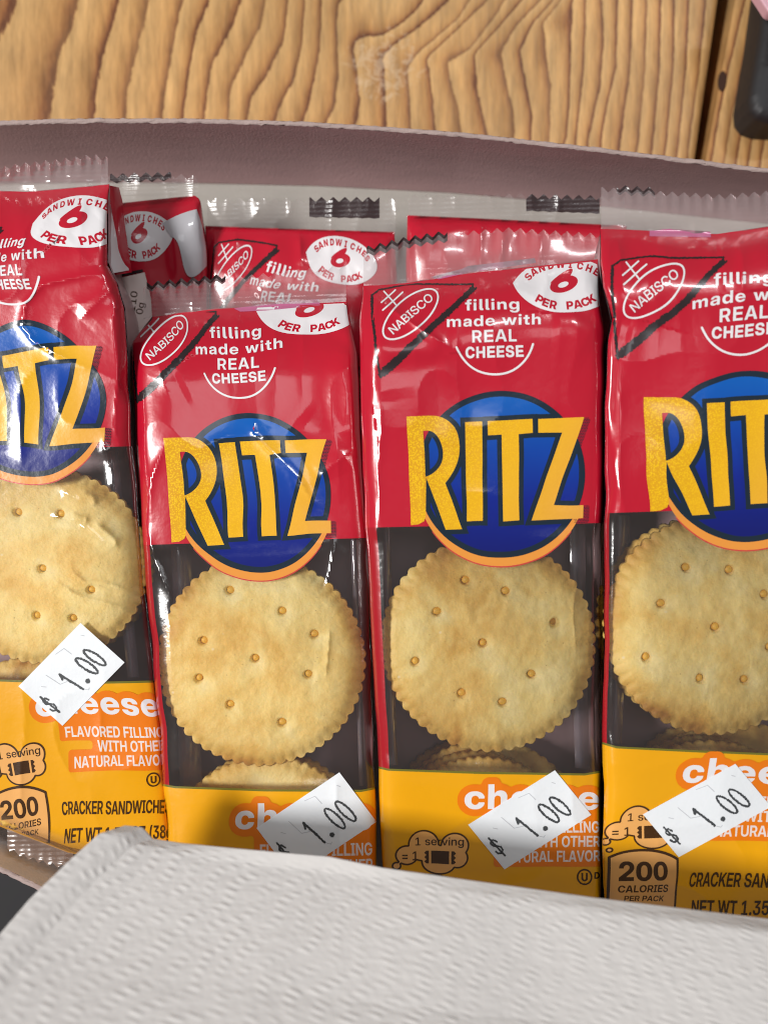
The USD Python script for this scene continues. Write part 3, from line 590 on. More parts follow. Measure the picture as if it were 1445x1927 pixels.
slab('plastic_bar', [(1458, -120), (1434, 60), (1414, 176), (1416, 200), (1428, 216), (1450, 224), (1490, 226), (1560, 214), (1570, -120)], 0.223, 0.0119, BLACK, 'black rounded plastic end lying on the wood at the top right', 'plastic bar', bevel=3.0)
PINK = M('pink_card', {'p': ('principled_bsdf', {'base_color': (0.62, 0.36, 0.42), 'roughness': 0.5})})
slab('pink_card', [(1408, -90), (1420, -20), (1447, 22), (1520, 40), (1560, -90)], 0.212, 0.003, PINK, 'pink card corner resting on the black plastic bar', 'card', bevel=0.5)
slab('black_mat', [(-420, 1560), (40, 1600), (330, 1790), (360, 2300), (-420, 2300)], 0.2335, 0.0014, M('black_mat', {'p': ('principled_bsdf', {'base_color': (0.010, 0.010, 0.012), 'roughness': 0.7})}), 'black matt sheet on the counter under the front left corner of the box', 'mat', bevel=0.4)

# ------------------------------------------------------------------ the open cardboard box
def card(name, base, scale=1.0):
    return M(name, {'g': ('geometry', {}), 'm': ('mapping', {'scale': (60.0, 260.0, 260.0)}), 'n': ('noise_texture', {'scale': 1.0, 'detail': 5.0, 'roughness': 0.6}), 'n2': ('noise_texture', {'scale': 1600.0, 'detail': 2.0}),
        'r': ('map_range', {'from_min': 0.3, 'from_max': 0.7, 'to_min': 0.93, 'to_max': 1.06}), 's': ('vector_math', {'math_type': 'scale', 'vector1': base}), 'b': ('bump', {'strength': 0.35, 'distance': 0.0003}),
        'p': ('principled_bsdf', {'roughness': 0.75, 'specular_ior_level': 0.25})},
        [('g.position', 'm.vector'), ('m.vector', 'n.vector'), ('g.position', 'n2.vector'), ('n.fac', 'r.value'), ('r.result', 's.scale'), ('s.vector', 'p.base_color'), ('n2.fac', 'b.height'), ('b.normal', 'p.normal')])
CARD = card('grey_card', (0.40, 0.38, 0.345)); CARDW = card('mauve_card', (0.64, 0.42, 0.43)); CARDR = card('card_rim', (0.40, 0.31, 0.29)); CARDF = card('pale_card', (0.74, 0.72, 0.69))
REDOUT = M('red_outside', {'p': ('principled_bsdf', {'base_color': (0.45, 0.03, 0.05), 'roughness': 0.35})})
bx = thing('cardboard_box', (0, 0, 0.001), 'open grey cardboard box holding the cracker packets, red outside', 'box')
FLOOR_D = 0.233
def wall(parent, names, pts, ztop, z0, thick, mats, seed):
    """A bent cardboard wall standing on the box floor: inside face, torn rim, printed outside. pts: its foot measured at the floor."""
    ls = LineString(pts).segmentize(6); p = np.array(ls.coords); w = unproject(p[:, 0], p[:, 1], FLOOR_D)[:, :2]
    n = len(w); s_ = np.linspace(0, 1, n); r = np.random.default_rng(seed)
    tng = np.gradient(w, axis=0); nr = np.stack([-tng[:, 1], tng[:, 0]], 1); nr /= np.linalg.norm(nr, axis=1, keepdims=True)
    zt = ztop + 0.0004 * (vnoise(s_ * 1000, s_ * 0, 160., seed) - .5) + 0.0002 * (vnoise(s_ * 1000, s_ * 0, 9., seed + 1) - .5) + 0.0005 * np.maximum(vnoise(s_ * 1000, s_ * 0, 14., seed + 2) - .8, 0) * 5
    lean = 0.0012 * np.sin(s_ * 7 + seed)
    nz = 24; t = np.linspace(0, 1, nz)[:, None]
    def sheet(o, bow): 
        q = np.zeros((nz, n, 3)); off = o + bow * np.sin(t * math.pi) * 0.0008 + t * lean[None]
        q[..., :2] = w[None] + nr[None] * off[..., None]; q[..., 2] = z0 + (zt[None] - z0) * t; return q
    a, b = sheet(0, 1), sheet(thick, 1)
    part(parent, names[0], a.reshape(-1, 3), grid_faces(nz, n), mats[0], smooth=True)
    part(parent, names[2], b.reshape(-1, 3), grid_faces(nz, n)[:, ::-1], mats[2], smooth=True)
    k = 6; rim = np.zeros((k, n, 3)); u = np.linspace(0, 1, k)[:, None]
    rim[...] = a[-1][None] * (1 - u[..., None]) + b[-1][None] * u[..., None]; rim[1:-1, :, 2] += 0.00012 + 0.0003 * r.random((k - 2, n)) 
    rim[..., :2] += nr[None] * (r.normal(0, .00007, (k, n)))[..., None]
    part(parent, names[1], rim.reshape(-1, 3), grid_faces(k, n), mats[1], smooth=True)
wall(bx, ('back_wall', 'back_wall_rim', 'back_wall_outside'), [(-420, 350), (-100, 344), (200, 341), (390, 343), (600, 348), (850, 361), (1130, 386), (1500, 425), (1800, 460)], 0.0352, 0.0015, 0.0011, (CARDW, CARDR, REDOUT), 5)
fl_ = np.array([(-420, 351), (-230, 1400), (-10, 1450), (130, 1500), (190, 1527), (300, 1580), (540, 1700), (867, 1750), (1680, 1815), (1800, 1300), (1800, 461), (1500, 426), (1130, 387), (850, 362), (600, 349), (390, 344), (200, 342), (-100, 345)], float)
V, F = cut_cells(Polygon(fl_).buffer(0), 120.0); fv = unproject(V[:, 0], V[:, 1], FLOOR_D); fv[:, 2] = 0.002 - 0.0003
part(bx, 'bottom_panel', fv, F, CARD)
fw = np.array([(-420, 1500), (-150, 1562), (0, 1622), (70, 1655), (200, 1722), (500, 1868), (900, 1930), (1900, 2010)], float)[::-1]
fw = np.array([CX, CY]) + (fw - [CX, CY]) * 0.1905 / FLOOR_D
wall(bx, ('front_wall', 'front_wall_rim', 'front_wall_outside'), [tuple(q) for q in fw], 0.0445, 0.0015, 0.0012, (CARDF, CARDR, REDOUT), 9)

# ------------------------------------------------------------------ cracker sandwiches
def cracker_mesh(R, holes, seed, nr=84, nt=342, lobes=57, empty=()):
    """A round scalloped cracker, thickness up from z = 0; holes in units of R. Returns (V, F, st)."""
    r = np.r_[np.linspace(0.004, .80, int(nr * .72)), np.linspace(.81, 1, int(nr * .28))]; th = np.linspace(0, 2 * math.pi, nt, endpoint=False)
    rr, tt = np.meshgrid(r, th, indexing='ij')
    g = np.random.default_rng(seed)
    lob = np.abs(np.sin(tt * lobes / 2 + .4 * np.sin(tt * 3 + seed))) ** .7
    wob = 1 + .008 * np.sin(2 * tt + seed) + .006 * np.sin(3 * tt + 2 * seed)
    rad = R * wob * (1 - (1 - lob) * .038 * rr ** 10)
    x, y = rr * rad * np.cos(tt), rr * rad * np.sin(tt); X, Y = x / R, y / R
    T = 0.0034
    z = T - 0.0009 * smoothstep((rr - .82) / .18) ** 1.6 * 1.0 - 0.00035 * lob * 0 
    z = z - 0.00030 * (1 - lob) * smoothstep((rr - .86) / .12)
    z = z + 0.00065 * (meshkit.fbm(np.stack([X * 2.6, Y * 2.6, X * 0 + seed], -1), 4, seed) - .5) + 0.00016 * (meshkit.noise(np.stack([X * 17, Y * 17, X * 0], -1), seed + 4) - .5)
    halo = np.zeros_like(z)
    for q, (hx, hy) in enumerate(holes):
        d = np.hypot(X - hx, Y - hy) * 205
        z = z - 0.00060 * np.exp(-(d / 15) ** 2) - (0.0030 if q in empty else 0.0017) * (1 - smoothstep((d - 5.5) / 4.0))
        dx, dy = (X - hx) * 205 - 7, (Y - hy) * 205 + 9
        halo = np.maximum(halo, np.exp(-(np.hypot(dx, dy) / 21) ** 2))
    ring_side = [np.stack([x[-1] * f, y[-1] * f, np.full(nt, zz)], -1) for f, zz in ((1.0, T * .40), (.992, T * .18), (.965, 0.0), (.3, 0.0))]
    V = np.concatenate([np.stack([x, y, z], -1)] + [q[None] for q in ring_side]); n = len(V)
    i = np.arange(n * nt).reshape(n, nt); j = np.roll(i, -1, 1)
    F = np.stack([i[:-1], i[1:], j[1:], j[:-1]], -1).reshape(-1, 4)
    V = V.reshape(-1, 3)
    F = np.vstack([F[:, [0, 1, 2]], F[:, [0, 2, 3]]])
    cap = np.stack([np.full(nt, 0), i[0], j[0]], 1)[1:-1]; F = np.vstack([F, cap])
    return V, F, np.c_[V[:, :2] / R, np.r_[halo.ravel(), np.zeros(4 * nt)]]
def rot_m(ax, ay, az):
    return trimesh.transformations.euler_matrix(ax, ay, az)[:3, :3]
def sandwich(px, py, D, r_px, holes, seed, label, tilt=(0, 0, 0), fine=True, empty=()):
    R = r_px * 1.012 * K * D; c = unproject(px, py, D) - np.array([0, 0, 0.0098])
    t = thing('cracker_sandwich', c, label, 'cracker sandwich', 'cracker sandwiches inside the packets')
    A = rot_m(*tilt); off = np.array([0, 0, -0.0048])
    put = lambda V: (V + off) @ A.T - off + c
    hol = [((hx - px) / r_px, -(hy - py) / r_px) for hx, hy in holes]
    kw = dict(empty=empty) if fine else dict(nr=30, nt=228)
    V, F, st = cracker_mesh(R, hol, seed, **kw)
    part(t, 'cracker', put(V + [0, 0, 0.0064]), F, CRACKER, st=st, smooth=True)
    V2, F2, st2 = cracker_mesh(R * .985, [], seed + 50, nr=26, nt=228)
    V2 = V2 * [1, -1, -1] + [-0.0005, -0.0005, 0.0034]
    part(t, 'cracker', put(V2), F2, CRACKER, st=st2, smooth=True)
    th = np.linspace(0, 2 * math.pi, 90, endpoint=False); wob = 1 + .03 * np.sin(5 * th + seed) + .02 * np.sin(11 * th)
    prof = [(0.0, .0031), (.84, .0031), (.885, .0040), (.895, .0050), (.885, .0060), (.84, .0069), (0.0, .0069)]
    V3 = np.concatenate([np.stack([R * q * wob * np.cos(th), R * q * wob * np.sin(th), 0 * th + z], -1) for q, z in prof])
    i = np.arange(len(V3)).reshape(len(prof), -1); j = np.roll(i, -1, 1)
    F3 = np.stack([i[:-1], j[:-1], j[1:], i[1:]], -1).reshape(-1, 4); F3 = np.vstack([F3[:, [0, 1, 2]], F3[:, [0, 2, 3]]])
    n0 = len(V3)
    for q, (hx, hy) in enumerate(hol):                # filling that has pushed up into the pricked holes
        if q in empty: continue
        b = trimesh.creation.icosphere(2, 0.00088 * R / 0.0235); v = b.vertices * [1.0 + .15 * math.sin(q), .95, .9] + [hx * R + .00012 * math.cos(q * 2.), hy * R + .00012, .0064 + .0034 - .00128 - .00022 * ((seed + q * 3) % 3)]
        F3 = np.vstack([F3, b.faces + len(V3)]); V3 = np.vstack([V3, v])
    part(t, 'cheese_filling', put(V3), F3, CHEESE, smooth=True)
    return t
HOLES3 = [(680 + x / 3.0745, 960 + y / 3.0745) for x, y in ((603, 412), (835, 475), (442, 592), (1115, 655), (705, 772), (318, 878), (983, 952), (582, 1060), (818, 1112))]

# ------------------------------------------------------------------ the packets
common_ = dict(pw=8.0, T=9.0, back_depth=17.0, foot=90., shoulder=150., cell=4.0, nc=100, crinkle=1.5, gather=1.3, strip=-.90, smoothing=20.0, dx=0.0)
def make(label, group='cracker packets in the box', **k):
    kk = dict(common_); kk.update(k); s = Pack(**kk); s.parts = {}
    cx, cy = s.xmid, 1000 if s.front else 480
    s.node = thing('cracker_packet', unproject(cx, cy, s.D(cx, cy) + 2 * s.T * 1e-3), label, 'cracker packet', group)
    s.out_poly = s.outline()
    s.build_film(s.node)
    return s
# second from the right: flat on the camera, the measure of the design
p3 = make('cracker packet second from the right, its whole cracker showing one dark hole', front=True, seed=11, d0=.1765, dy=7e-6,
    left=[(684, 430), (682, 540), (678, 600), (677, 650), (680, 800), (688, 1000), (700, 1200), (712, 1440), (718, 1600), (720, 1760)], right=[(1131, 430), (1126, 490), (1128, 540), (1136, 620), (1138, 700), (1137, 800), (1132, 1000), (1130, 1200), (1131, 1450), (1132, 1650), (1132, 1760)],
    top=[(670, 538), (764, 531), (885, 513), (1130, 486)], yw=polyf([(680, 993), (1140, 984)]), yy=polyf([(700, 1440), (730, 1447), (900, 1453), (1100, 1456), (1135, 1450)]), bottom=[(700, 1830), (1140, 1830)],
    marks=[(700, 540, 700, 540), (1130, 540, 1130, 540), (700, 1000, 700, 1000), (1130, 1000, 1130, 1000), (720, 1700, 720, 1700), (1130, 1700, 1130, 1700)],
    creases=[([(722, 572), (765, 600), (805, 628), (850, 655)], 1.1, 7, 'ridge'), ([(690, 660), (730, 675), (800, 672), (835, 668)], .5, 9, 'fold'), ([(714, 740), (718, 800), (712, 880), (714, 980)], .5, 6, 'ridge'), ([(1135, 620), (1080, 590), (1040, 588)], .6, 10, 'fold'),
             ([(722, 1000), (724, 1150), (733, 1300), (742, 1440)], .2, 4, 'ridge'), ([(1093, 1010), (1096, 1150), (1100, 1300), (1108, 1440)], .2, 5, 'ridge'), ([(1060, 1040), (1066, 1160), (1072, 1240)], .1, 5, 'ridge'), ([(700, 620), (690, 700), (700, 760)], .5, 8, 'fold')])
print_front(p3)
sticker(p3, p3.node, (880.6, 1552.8), (1044, 1450), (1112.6, 1534), 3, None)
seal_sheet(p3, p3.node, 'clear_seal', [(684, 473), (764, 454), (867, 438), (954, 430), (1134, 442)], p3.top, SEAL, 684, 1131, seed=31, curl=2.5)
seal_sheet(p3, p3.node, 'black_edge_mark', [(684, 469), (764, 450), (867, 434), (954, 430), (1134, 442)], p3.top, EYEMARK, 690, 842, seed=31, curl=2.5, lo=.84, hi=1.03, extra=-.35)
p3.decal(p3.parts['red'], 'inner_film_strip', Polygon([(809, 521), (867, 506), (881, 500), (1006, 485), (1009, 494), (885, 512), (826, 525)]).buffer(0), MAUVE, mapped=True, clip=False)
# second from the left
p2 = make('cracker packet second from the left, badge folded so only PER PACK shows', front=True, seed=23, d0=.1835, dy=-1.0e-6, strip=-.94,
    left=[(272, 520), (287, 600), (262, 625), (247, 645), (247, 700), (255, 830), (266, 1000), (280, 1150), (296, 1330), (308, 1480), (318, 1600), (324, 1750)], right=[(648, 490), (654, 565), (658, 600), (672, 665), (676, 720), (682, 830), (691, 1000), (697, 1200), (703, 1400), (708, 1550), (712, 1750)],
    top=[(260, 600), (290, 594), (406, 580), (539, 571), (655, 566)], yw=polyf([(260, 1026), (700, 1012)]), yy=polyf([(295, 1474), (330, 1480), (500, 1486), (680, 1487), (710, 1481)]), bottom=[(300, 1812), (720, 1815)],
    marks=[(935, 897, 481, 930), (765, 783, 307, 825), (1097, 785, 613, 826), (1100, 978, 625, 1005), (775, 985, 324, 1018), (720, 992, 267, 1025), (929, 601, 446, 656), (933, 660, 449, 711), (929, 704, 449, 749), (718, 708, 260, 756), (894, 541, 410, 592), (1056, 590, 572, 632), (1064, 536, 584, 584),
           (772, 591, 312, 640), (715, 1445, 311, 1480), (1128, 1455, 702, 1487), (874, 1521, 441, 1560), (1125, 1564, 697, 1607), (1129, 1594, 700, 1640)],
    creases=[([(480, 790), (476, 812), (500, 842), (560, 900), (588, 945)], .9, 7, 'ridge'), ([(312, 835), (285, 900), (274, 985), (290, 1050), (322, 1125)], .8, 6, 'ridge'), ([(660, 850), (625, 875), (600, 900)], .7, 14, 'ridge'), ([(250, 690), (300, 700), (330, 685)], .5, 9, 'fold'), ([(630, 1020), (622, 1075), (612, 1110)], .6, 4, 'ridge'),
             ([(604, 1190), (600, 1230), (594, 1275)], .22, 3.5, 'ridge'), ([(265, 640), (300, 690), (315, 740)], .5, 8, 'ridge'), ([(705, 640), (690, 740), (700, 840)], 2.2, 40, 'bump'), ([(560, 790), (600, 820), (630, 900)], .8, 24, 'bump'), ([(560, 590), (620, 610), (665, 650)], .7, 8, 'fold'), ([(318, 1130), (322, 1250), (330, 1400)], .12, 4, 'ridge'), ([(672, 1050), (676, 1200), (684, 1400)], .15, 4, 'ridge'), ([(640, 680), (652, 740), (650, 800)], .4, 10, 'ridge')])
print_front(p2, ('low',))
sticker(p2, p2.node, (482.5, 1558.8), (638.6, 1454), (708.4, 1547), 5, None)
seal_sheet(p2, p2.node, 'clear_seal', [(265, 541), (426, 524), (472, 519), (644, 500)], p2.top, SEAL, 270, 651, seed=41, curl=2.5)
seal_sheet(p2, p2.node, 'black_edge_mark', [(265, 537), (426, 520), (472, 515), (644, 500)], p2.top, EYEMARK, 276, 424, seed=41, curl=2.5, lo=.86, hi=1.05, extra=-.35)
p2.decal(p2.parts['red'], 'inner_film_strip', Polygon([(440, 580), (492, 572), (539, 568), (600, 562), (602, 574), (542, 580), (499, 584), (452, 586)]).buffer(0), MAUVE, mapped=True, clip=False)
# rightmost
p4 = make('rightmost red cracker packet, cut by the picture edge, black triangle and oval complete', front=True, seed=37, d0=.1740, dy=7e-6, strip=-.955,
    left=[(1131, 350), (1131, 440), (1132, 540), (1143, 575), (1150, 600), (1142, 640), (1138, 720), (1138, 800), (1136, 1000), (1134, 1200), (1133, 1400), (1133, 1600), (1136, 1800)], right=[(1590, 350), (1592, 440), (1606, 700), (1606, 1000), (1604, 1400), (1600, 1800)],
    top=[(1120, 428), (1240, 434), (1348, 440), (1445, 425), (1600, 415)], yw=polyf([(1130, 966), (1600, 950)]), yy=polyf([(1130, 1396), (1160, 1405), (1300, 1412), (1445, 1418), (1600, 1420)]), bottom=[(1120, 1840), (1620, 1850)],
    marks=[(935, 897, 1396, 862), (765, 783, 1212, 748), (875, 790, 1330, 754), (775, 985, 1226, 960), (875, 575, 1343, 527), (840, 605, 1303, 572), (877, 660, 1340, 624), (860, 652, 1322, 615), (718, 708, 1165, 673), (772, 591, 1230, 546), (889, 536, 1361, 485), (699, 555, 1151, 500), (720, 993, 1142, 965), (1097, 785, 1572, 745), (1100, 978, 1572, 945),
           (720, 1450, 1140, 1402), (874, 1521, 1283, 1472), (739, 1600, 1133, 1556), (769, 1709, 1164, 1658), (850, 1709, 1255, 1658), (905, 1722, 1297, 1670), (1125, 1521, 1562, 1475), (1128, 1622, 1562, 1578), (1100, 1720, 1512, 1670)],
    creases=[([(1165, 690), (1168, 780), (1166, 880), (1168, 960)], .5, 7, 'ridge'), ([(1140, 580), (1165, 590), (1200, 600)], .7, 9, 'fold'), ([(1155, 990), (1153, 1150), (1150, 1380)], .12, 4, 'ridge'), ([(1345, 440), (1348, 462), (1330, 480)], .5, 6, 'ridge'), ([(1160, 560), (1230, 575), (1330, 560)], .35, 20, 'fold')])
print_front(p4)
sticker(p4, p4.node, (1209.7, 1533), (1383.6, 1438), (1451, 1518.7), 8, None)
seal_sheet(p4, p4.node, 'clear_seal', [(1130, 354), (1234, 361), (1358, 368), (1445, 361), (1600, 358)], p4.top, SEAL, 1131, 1590, seed=51, curl=1.5)
seal_sheet(p4, p4.node, 'black_edge_mark', [(1130, 351), (1234, 358), (1358, 366), (1445, 361), (1600, 358)], p4.top, EYEMARK, 1160, 1232, seed=51, curl=1.5, lo=.9, hi=1.04, extra=-.35)
p4.decal(p4.parts['red'], 'inner_film_strip', Polygon([(1222, 433), (1260, 430), (1336, 435), (1338, 446), (1222, 444)]).buffer(0), MAUVE, mapped=True, clip=False)
# leftmost
p1 = make('leftmost cracker packet with a creased badge and sticker partly over its cracker', front=True, seed=5, d0=.1835, dy=8e-6, strip=None, foot=40.,
    left=[(-235, 300), (-236, 500), (-232, 700), (-222, 900), (-200, 1200), (-170, 1600)], right=[(204, 300), (205, 360), (204, 500), (222, 535), (236, 580), (243, 700), (248, 830), (264, 1000), (282, 1200), (302, 1350), (322, 1580), (326, 1640)],
    top=[(-240, 365), (0, 358), (49, 360), (203, 346)], yw=polyf([(-240, 856), (260, 839)]), yy=polyf([(-230, 1276), (0, 1279), (150, 1284), (290, 1281), (320, 1278)]), bottom=[(-220, 1490), (0, 1556), (40, 1572), (130, 1606), (330, 1640)],
    marks=[(1097, 785, 180, 650), (1100, 978, 199, 833), (920, 786, 8, 662), (1000, 975, 92, 834), (935, 897, 38, 752), (1091, 897, 190, 748), (935, 1054, 40, 898), (935, 740, 38, 606), (1018, 600, 83, 477), (977, 570, 47, 450), (985, 660, 57, 533), (1003, 647, 73, 520), (1064, 536, 138, 414), (1064, 588, 150, 466), (966, 532, 62, 420),
           (1128, 1455, 289, 1281), (874, 1521, 69, 1349), (1125, 1521, 301, 1345), (1100, 1651, 289, 1468), (924, 1567, 124, 1386), (941, 1622, 139, 1443), (1128, 1622, 312, 1440), (887, 1600, 89, 1425), (809, 1709, 39, 1540), (905, 1722, 117, 1536), (1100, 1722, 288, 1531), (925, 1776, 128, 1587)],
    creases=[([(208, 515), (150, 520), (80, 535), (48, 570), (42, 612), (62, 640), (110, 668), (158, 690)], .85, 6, 'ridge'), ([(205, 500), (225, 540), (212, 600), (222, 700), (215, 800), (225, 850)], .6, 7, 'ridge'), ([(120, 440), (150, 415), (175, 385)], .8, 7, 'fold'), ([(195, 830), (208, 880), (214, 930)], .7, 5, 'ridge'),
             ([(118, 925), (140, 935), (150, 950)], .5, 5, 'ridge'), ([(100, 970), (140, 980)], .45, 4, 'ridge'), ([(150, 985), (180, 1010), (198, 1028)], .6, 5, 'ridge'), ([(108, 1075), (140, 1098), (180, 1100), (225, 1113)], .22, 3, 'ridge'), ([(90, 1100), (130, 1125), (170, 1135), (215, 1145)], .24, 3.5, 'ridge'), ([(150, 600), (190, 560), (215, 540)], .8, 16, 'ridge'), ([(250, 560), (225, 640), (240, 760)], 1.1, 36, 'bump'), ([(100, 340), (90, 400), (60, 470)], .4, 8, 'ridge')])
print_front(p1)
sticker(p1, p1.node, (34.6, 1291.9), (151.4, 1172.5), (234.4, 1246.9), 9, None)
seal_sheet(p1, p1.node, 'clear_seal', [(-235, 325), (0, 316), (38, 308), (116, 300), (174, 291), (205, 297)], p1.top, SEAL, -233, 203, seed=61, teeth=19, amp=4.5, curl=3)
SEALB = clear('bottom_seal', 0.35, (0.40, 0.24, 0.17), 0.24, 1.8, bump=0.2, scale=160.)
seal_sheet(p1, p1.node, 'bottom_seal', [(10, 1596), (40, 1612), (90, 1628), (135, 1636)], p1.bottom, SEALB, 14, 138, seed=71, teeth=18, amp=4, extra=6.0)
# the red gusset of the leftmost packet, turned back beside its top, with a white panel
def flap(parent, name, edgeL, edgeR, D0, D1, mat, n=26, m=10, label=None, bend=1.5, seed=1):
    l, r = np.array(edgeL, float), np.array(edgeR, float)
    f = lambda a, t: np.stack([np.interp(t, np.linspace(0, 1, len(a)), a[:, k]) for k in (0, 1)], -1)
    t = np.linspace(0, 1, n)[:, None] * np.ones((1, m)); u = np.linspace(0, 1, m)[None] * np.ones((n, 1))
    q = f(l, t) * (1 - u[..., None]) + f(r, t) * u[..., None]
    D = D0 + (D1 - D0) * u - 1e-3 * bend * np.sin(u * math.pi) + 6e-4 * (vnoise(q[..., 0], q[..., 1], 30., seed) - .5)
    V = unproject(q[..., 0], q[..., 1], D)
    return part(parent, name, V.reshape(-1, 3), grid_faces(n, m), mat, smooth=True, label=label)
gs = flap(p1.node, 'red_gusset', [(196, 346), (200, 430), (200, 520)], [(224, 352), (231, 380), (236, 430), (248, 512)], .1915, .1965, RED, seed=4)
flap(gs, 'white_panel', [(198, 386), (200, 440), (200, 516)], [(216, 382), (224, 420), (232, 470), (243, 508)], .1905, .1955, WHITE, seed=4)

REFLECTION = clear('painted_reflection', 0.30, (0.50, 0.45, 0.54), 0.14, 2.6, bump=0.3, scale=120.)  # added lilac strips: reflection bands at the window sides put in as tinted film
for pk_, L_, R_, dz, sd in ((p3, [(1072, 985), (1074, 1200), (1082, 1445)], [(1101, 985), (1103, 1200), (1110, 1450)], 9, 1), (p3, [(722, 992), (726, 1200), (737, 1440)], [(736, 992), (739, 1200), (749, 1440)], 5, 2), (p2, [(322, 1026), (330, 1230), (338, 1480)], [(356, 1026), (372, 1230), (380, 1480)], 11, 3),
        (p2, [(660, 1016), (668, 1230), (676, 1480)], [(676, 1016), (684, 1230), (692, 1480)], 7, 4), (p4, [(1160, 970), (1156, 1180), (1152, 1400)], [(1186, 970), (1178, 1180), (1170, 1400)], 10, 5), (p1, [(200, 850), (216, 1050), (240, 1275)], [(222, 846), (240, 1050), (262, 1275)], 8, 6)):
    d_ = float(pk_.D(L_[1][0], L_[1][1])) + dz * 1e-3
    flap(pk_.node, 'film_fold', L_, R_, d_, d_ + .002, REFLECTION, n=40, m=8, bend=1.2, seed=sd)
# behind: packets lying deeper, leaning on the back wall
back = dict(front=False, T=6.0, back_depth=5.0, pw=3.5, shoulder=110., cell=6.0, nc=70, strip=None, gather=1.5, crinkle=2.4)
def low_art(s, which):
    red = s.parts['red']; d = s.decal
    if 'oval' in which: d(red, 'maker_oval', maker, WHITE); d(red, 'black_triangle_outline', tri.difference(maker.buffer(.3)), BLACKINK)
    if 'slogan' in which: d(red, 'slogan_lettering', slogan, WHITE)
    if 'badge' in which: d(red, 'count_badge', badge.difference(bt), WHITE); d(red, 'badge_lettering', bt.intersection(badge.buffer(-.1)), RED)
pa = make('red packet wedged behind the two left packets, white panel at its top corner', seed=83, d0=.2170, dy=3e-5, **back,
    left=[(150, 300), (150, 1000)], right=[(364, 366), (376, 374), (384, 420), (390, 470), (391, 530), (400, 1000)], top=[(150, 385), (231, 381), (365, 367), (400, 364)], yw=polyf([(100, 690), (420, 690)]), yy=polyf([(100, 705), (420, 705)]), bottom=[(100, 740), (420, 740)],
    marks=[(1064, 536, 262, 446), (966, 536, 205, 440), (1064, 484, 266, 398), (1064, 590, 268, 492), (1150, 560, 318, 460), (930, 640, 170, 560)], creases=[([(300, 385), (318, 430), (330, 540)], .8, 8, 'fold'), ([(240, 385), (330, 392)], .5, 7, 'ridge')])
low_art(pa, ('badge',))
panel = Polygon(spline([(305, 420), (340, 402), (370, 393)], 4).tolist() + spline([(376, 410), (386, 455), (389, 500)], 4).tolist() + spline([(375, 514), (358, 521), (342, 485), (322, 445)], 4).tolist()).buffer(0)
pa.decal(pa.parts['red'], 'white_panel', panel, GREYINK, mapped=True, off=.3)
facts = Polygon([(228, 522), (272, 512), (284, 560), (290, 660), (250, 668), (236, 560)])
pa.decal(pa.parts['red'], 'nutrition_panel', facts.difference(union_all([affinity.rotate(text('t 110', 13, 600, 252, 600, width=52), -82, origin=(252, 600)), affinity.rotate(text('0g', 13, 600, 268, 592, width=22), -80, origin=(268, 592))])), WHITE2, mapped=True, off=.3, clip=False)
pa.decal(pa.parts['red'], 'nutrition_lettering', union_all([affinity.rotate(text('t 110', 13, 600, 252, 600, width=52), -82, origin=(252, 600)), affinity.rotate(text('0g', 13, 600, 268, 592, width=22), -80, origin=(268, 592))]).intersection(facts.buffer(-.2)), BROWN, mapped=True, off=.3, clip=False)
pa.decal(pa.parts['red'], 'panel_rule', Polygon([(226, 514), (268, 506), (270, 511), (228, 520)]), BLACKINK, mapped=True, off=.3, clip=False)
seal_sheet(pa, pa.node, 'clear_seal', [(205, 331), (316, 327), (372, 333)], pa.top, SEALBACK, 190, 372, seed=91, extra=2)
seal_sheet(pa, pa.node, 'black_edge_mark', [(205, 329), (316, 325), (372, 333)], pa.top, EYEMARK, 207, 322, seed=91, extra=2.2, lo=.78, hi=1.0)
pb = make('back packet in the middle, white badge and oval partly showing under a clear seal', seed=97, d0=.2195, dy=3e-5, **back,
    left=[(388, 350), (388, 440), (384, 520), (380, 1000)], right=[(746, 350), (742, 430), (748, 520), (760, 1000)], top=[(380, 424), (560, 430), (750, 436)], yw=polyf([(300, 690), (800, 690)]), yy=polyf([(300, 705), (800, 705)]), bottom=[(300, 740), (800, 740)],
    marks=[(772, 591, 438, 506), (926, 575, 540, 515), (929, 604, 525, 536), (1064, 536, 640, 492), (1064, 590, 640, 535), (966, 532, 575, 474), (718, 708, 395, 610), (894, 541, 522, 470)], creases=[([(500, 440), (510, 490), (490, 540)], .9, 9, 'fold'), ([(600, 450), (640, 470), (700, 540)], .9, 9, 'fold'), ([(400, 450), (480, 460)], .6, 8, 'ridge'), ([(560, 440), (570, 500)], .6, 8, 'ridge')])
low_art(pb, ('oval', 'slogan', 'badge'))
seal_sheet(pb, pb.node, 'clear_seal', [(388, 374), (560, 375), (716, 374), (746, 376)], pb.top, SEALBACK, 390, 744, seed=93, extra=1)
seal_sheet(pb, pb.node, 'black_edge_mark', [(388, 373), (560, 373), (716, 373), (746, 376)], pb.top, EYEMARK, 582, 714, seed=93, extra=1.2, lo=.42, hi=1.0)
pc = make('plain red back packet behind the two right packets, clear seal with black mark', seed=99, d0=.2185, dy=3e-5, **back,
    left=[(768, 350), (764, 440), (764, 1000)], right=[(1180, 350), (1180, 440), (1180, 1000)], top=[(760, 404), (900, 410), (1180, 424)], yw=polyf([(700, 690), (1200, 690)]), yy=polyf([(700, 705), (1200, 705)]), bottom=[(700, 740), (1200, 740)],
    marks=[(772, 591, 838, 500), (926, 575, 960, 515), (1064, 536, 1080, 492), (929, 700, 950, 640)], creases=[([(800, 430), (900, 440), (960, 430)], .7, 9, 'fold')])
seal_sheet(pc, pc.node, 'clear_seal', [(766, 368), (990, 366), (1180, 372)], pc.top, SEALBACK, 768, 1175, seed=95, extra=2)
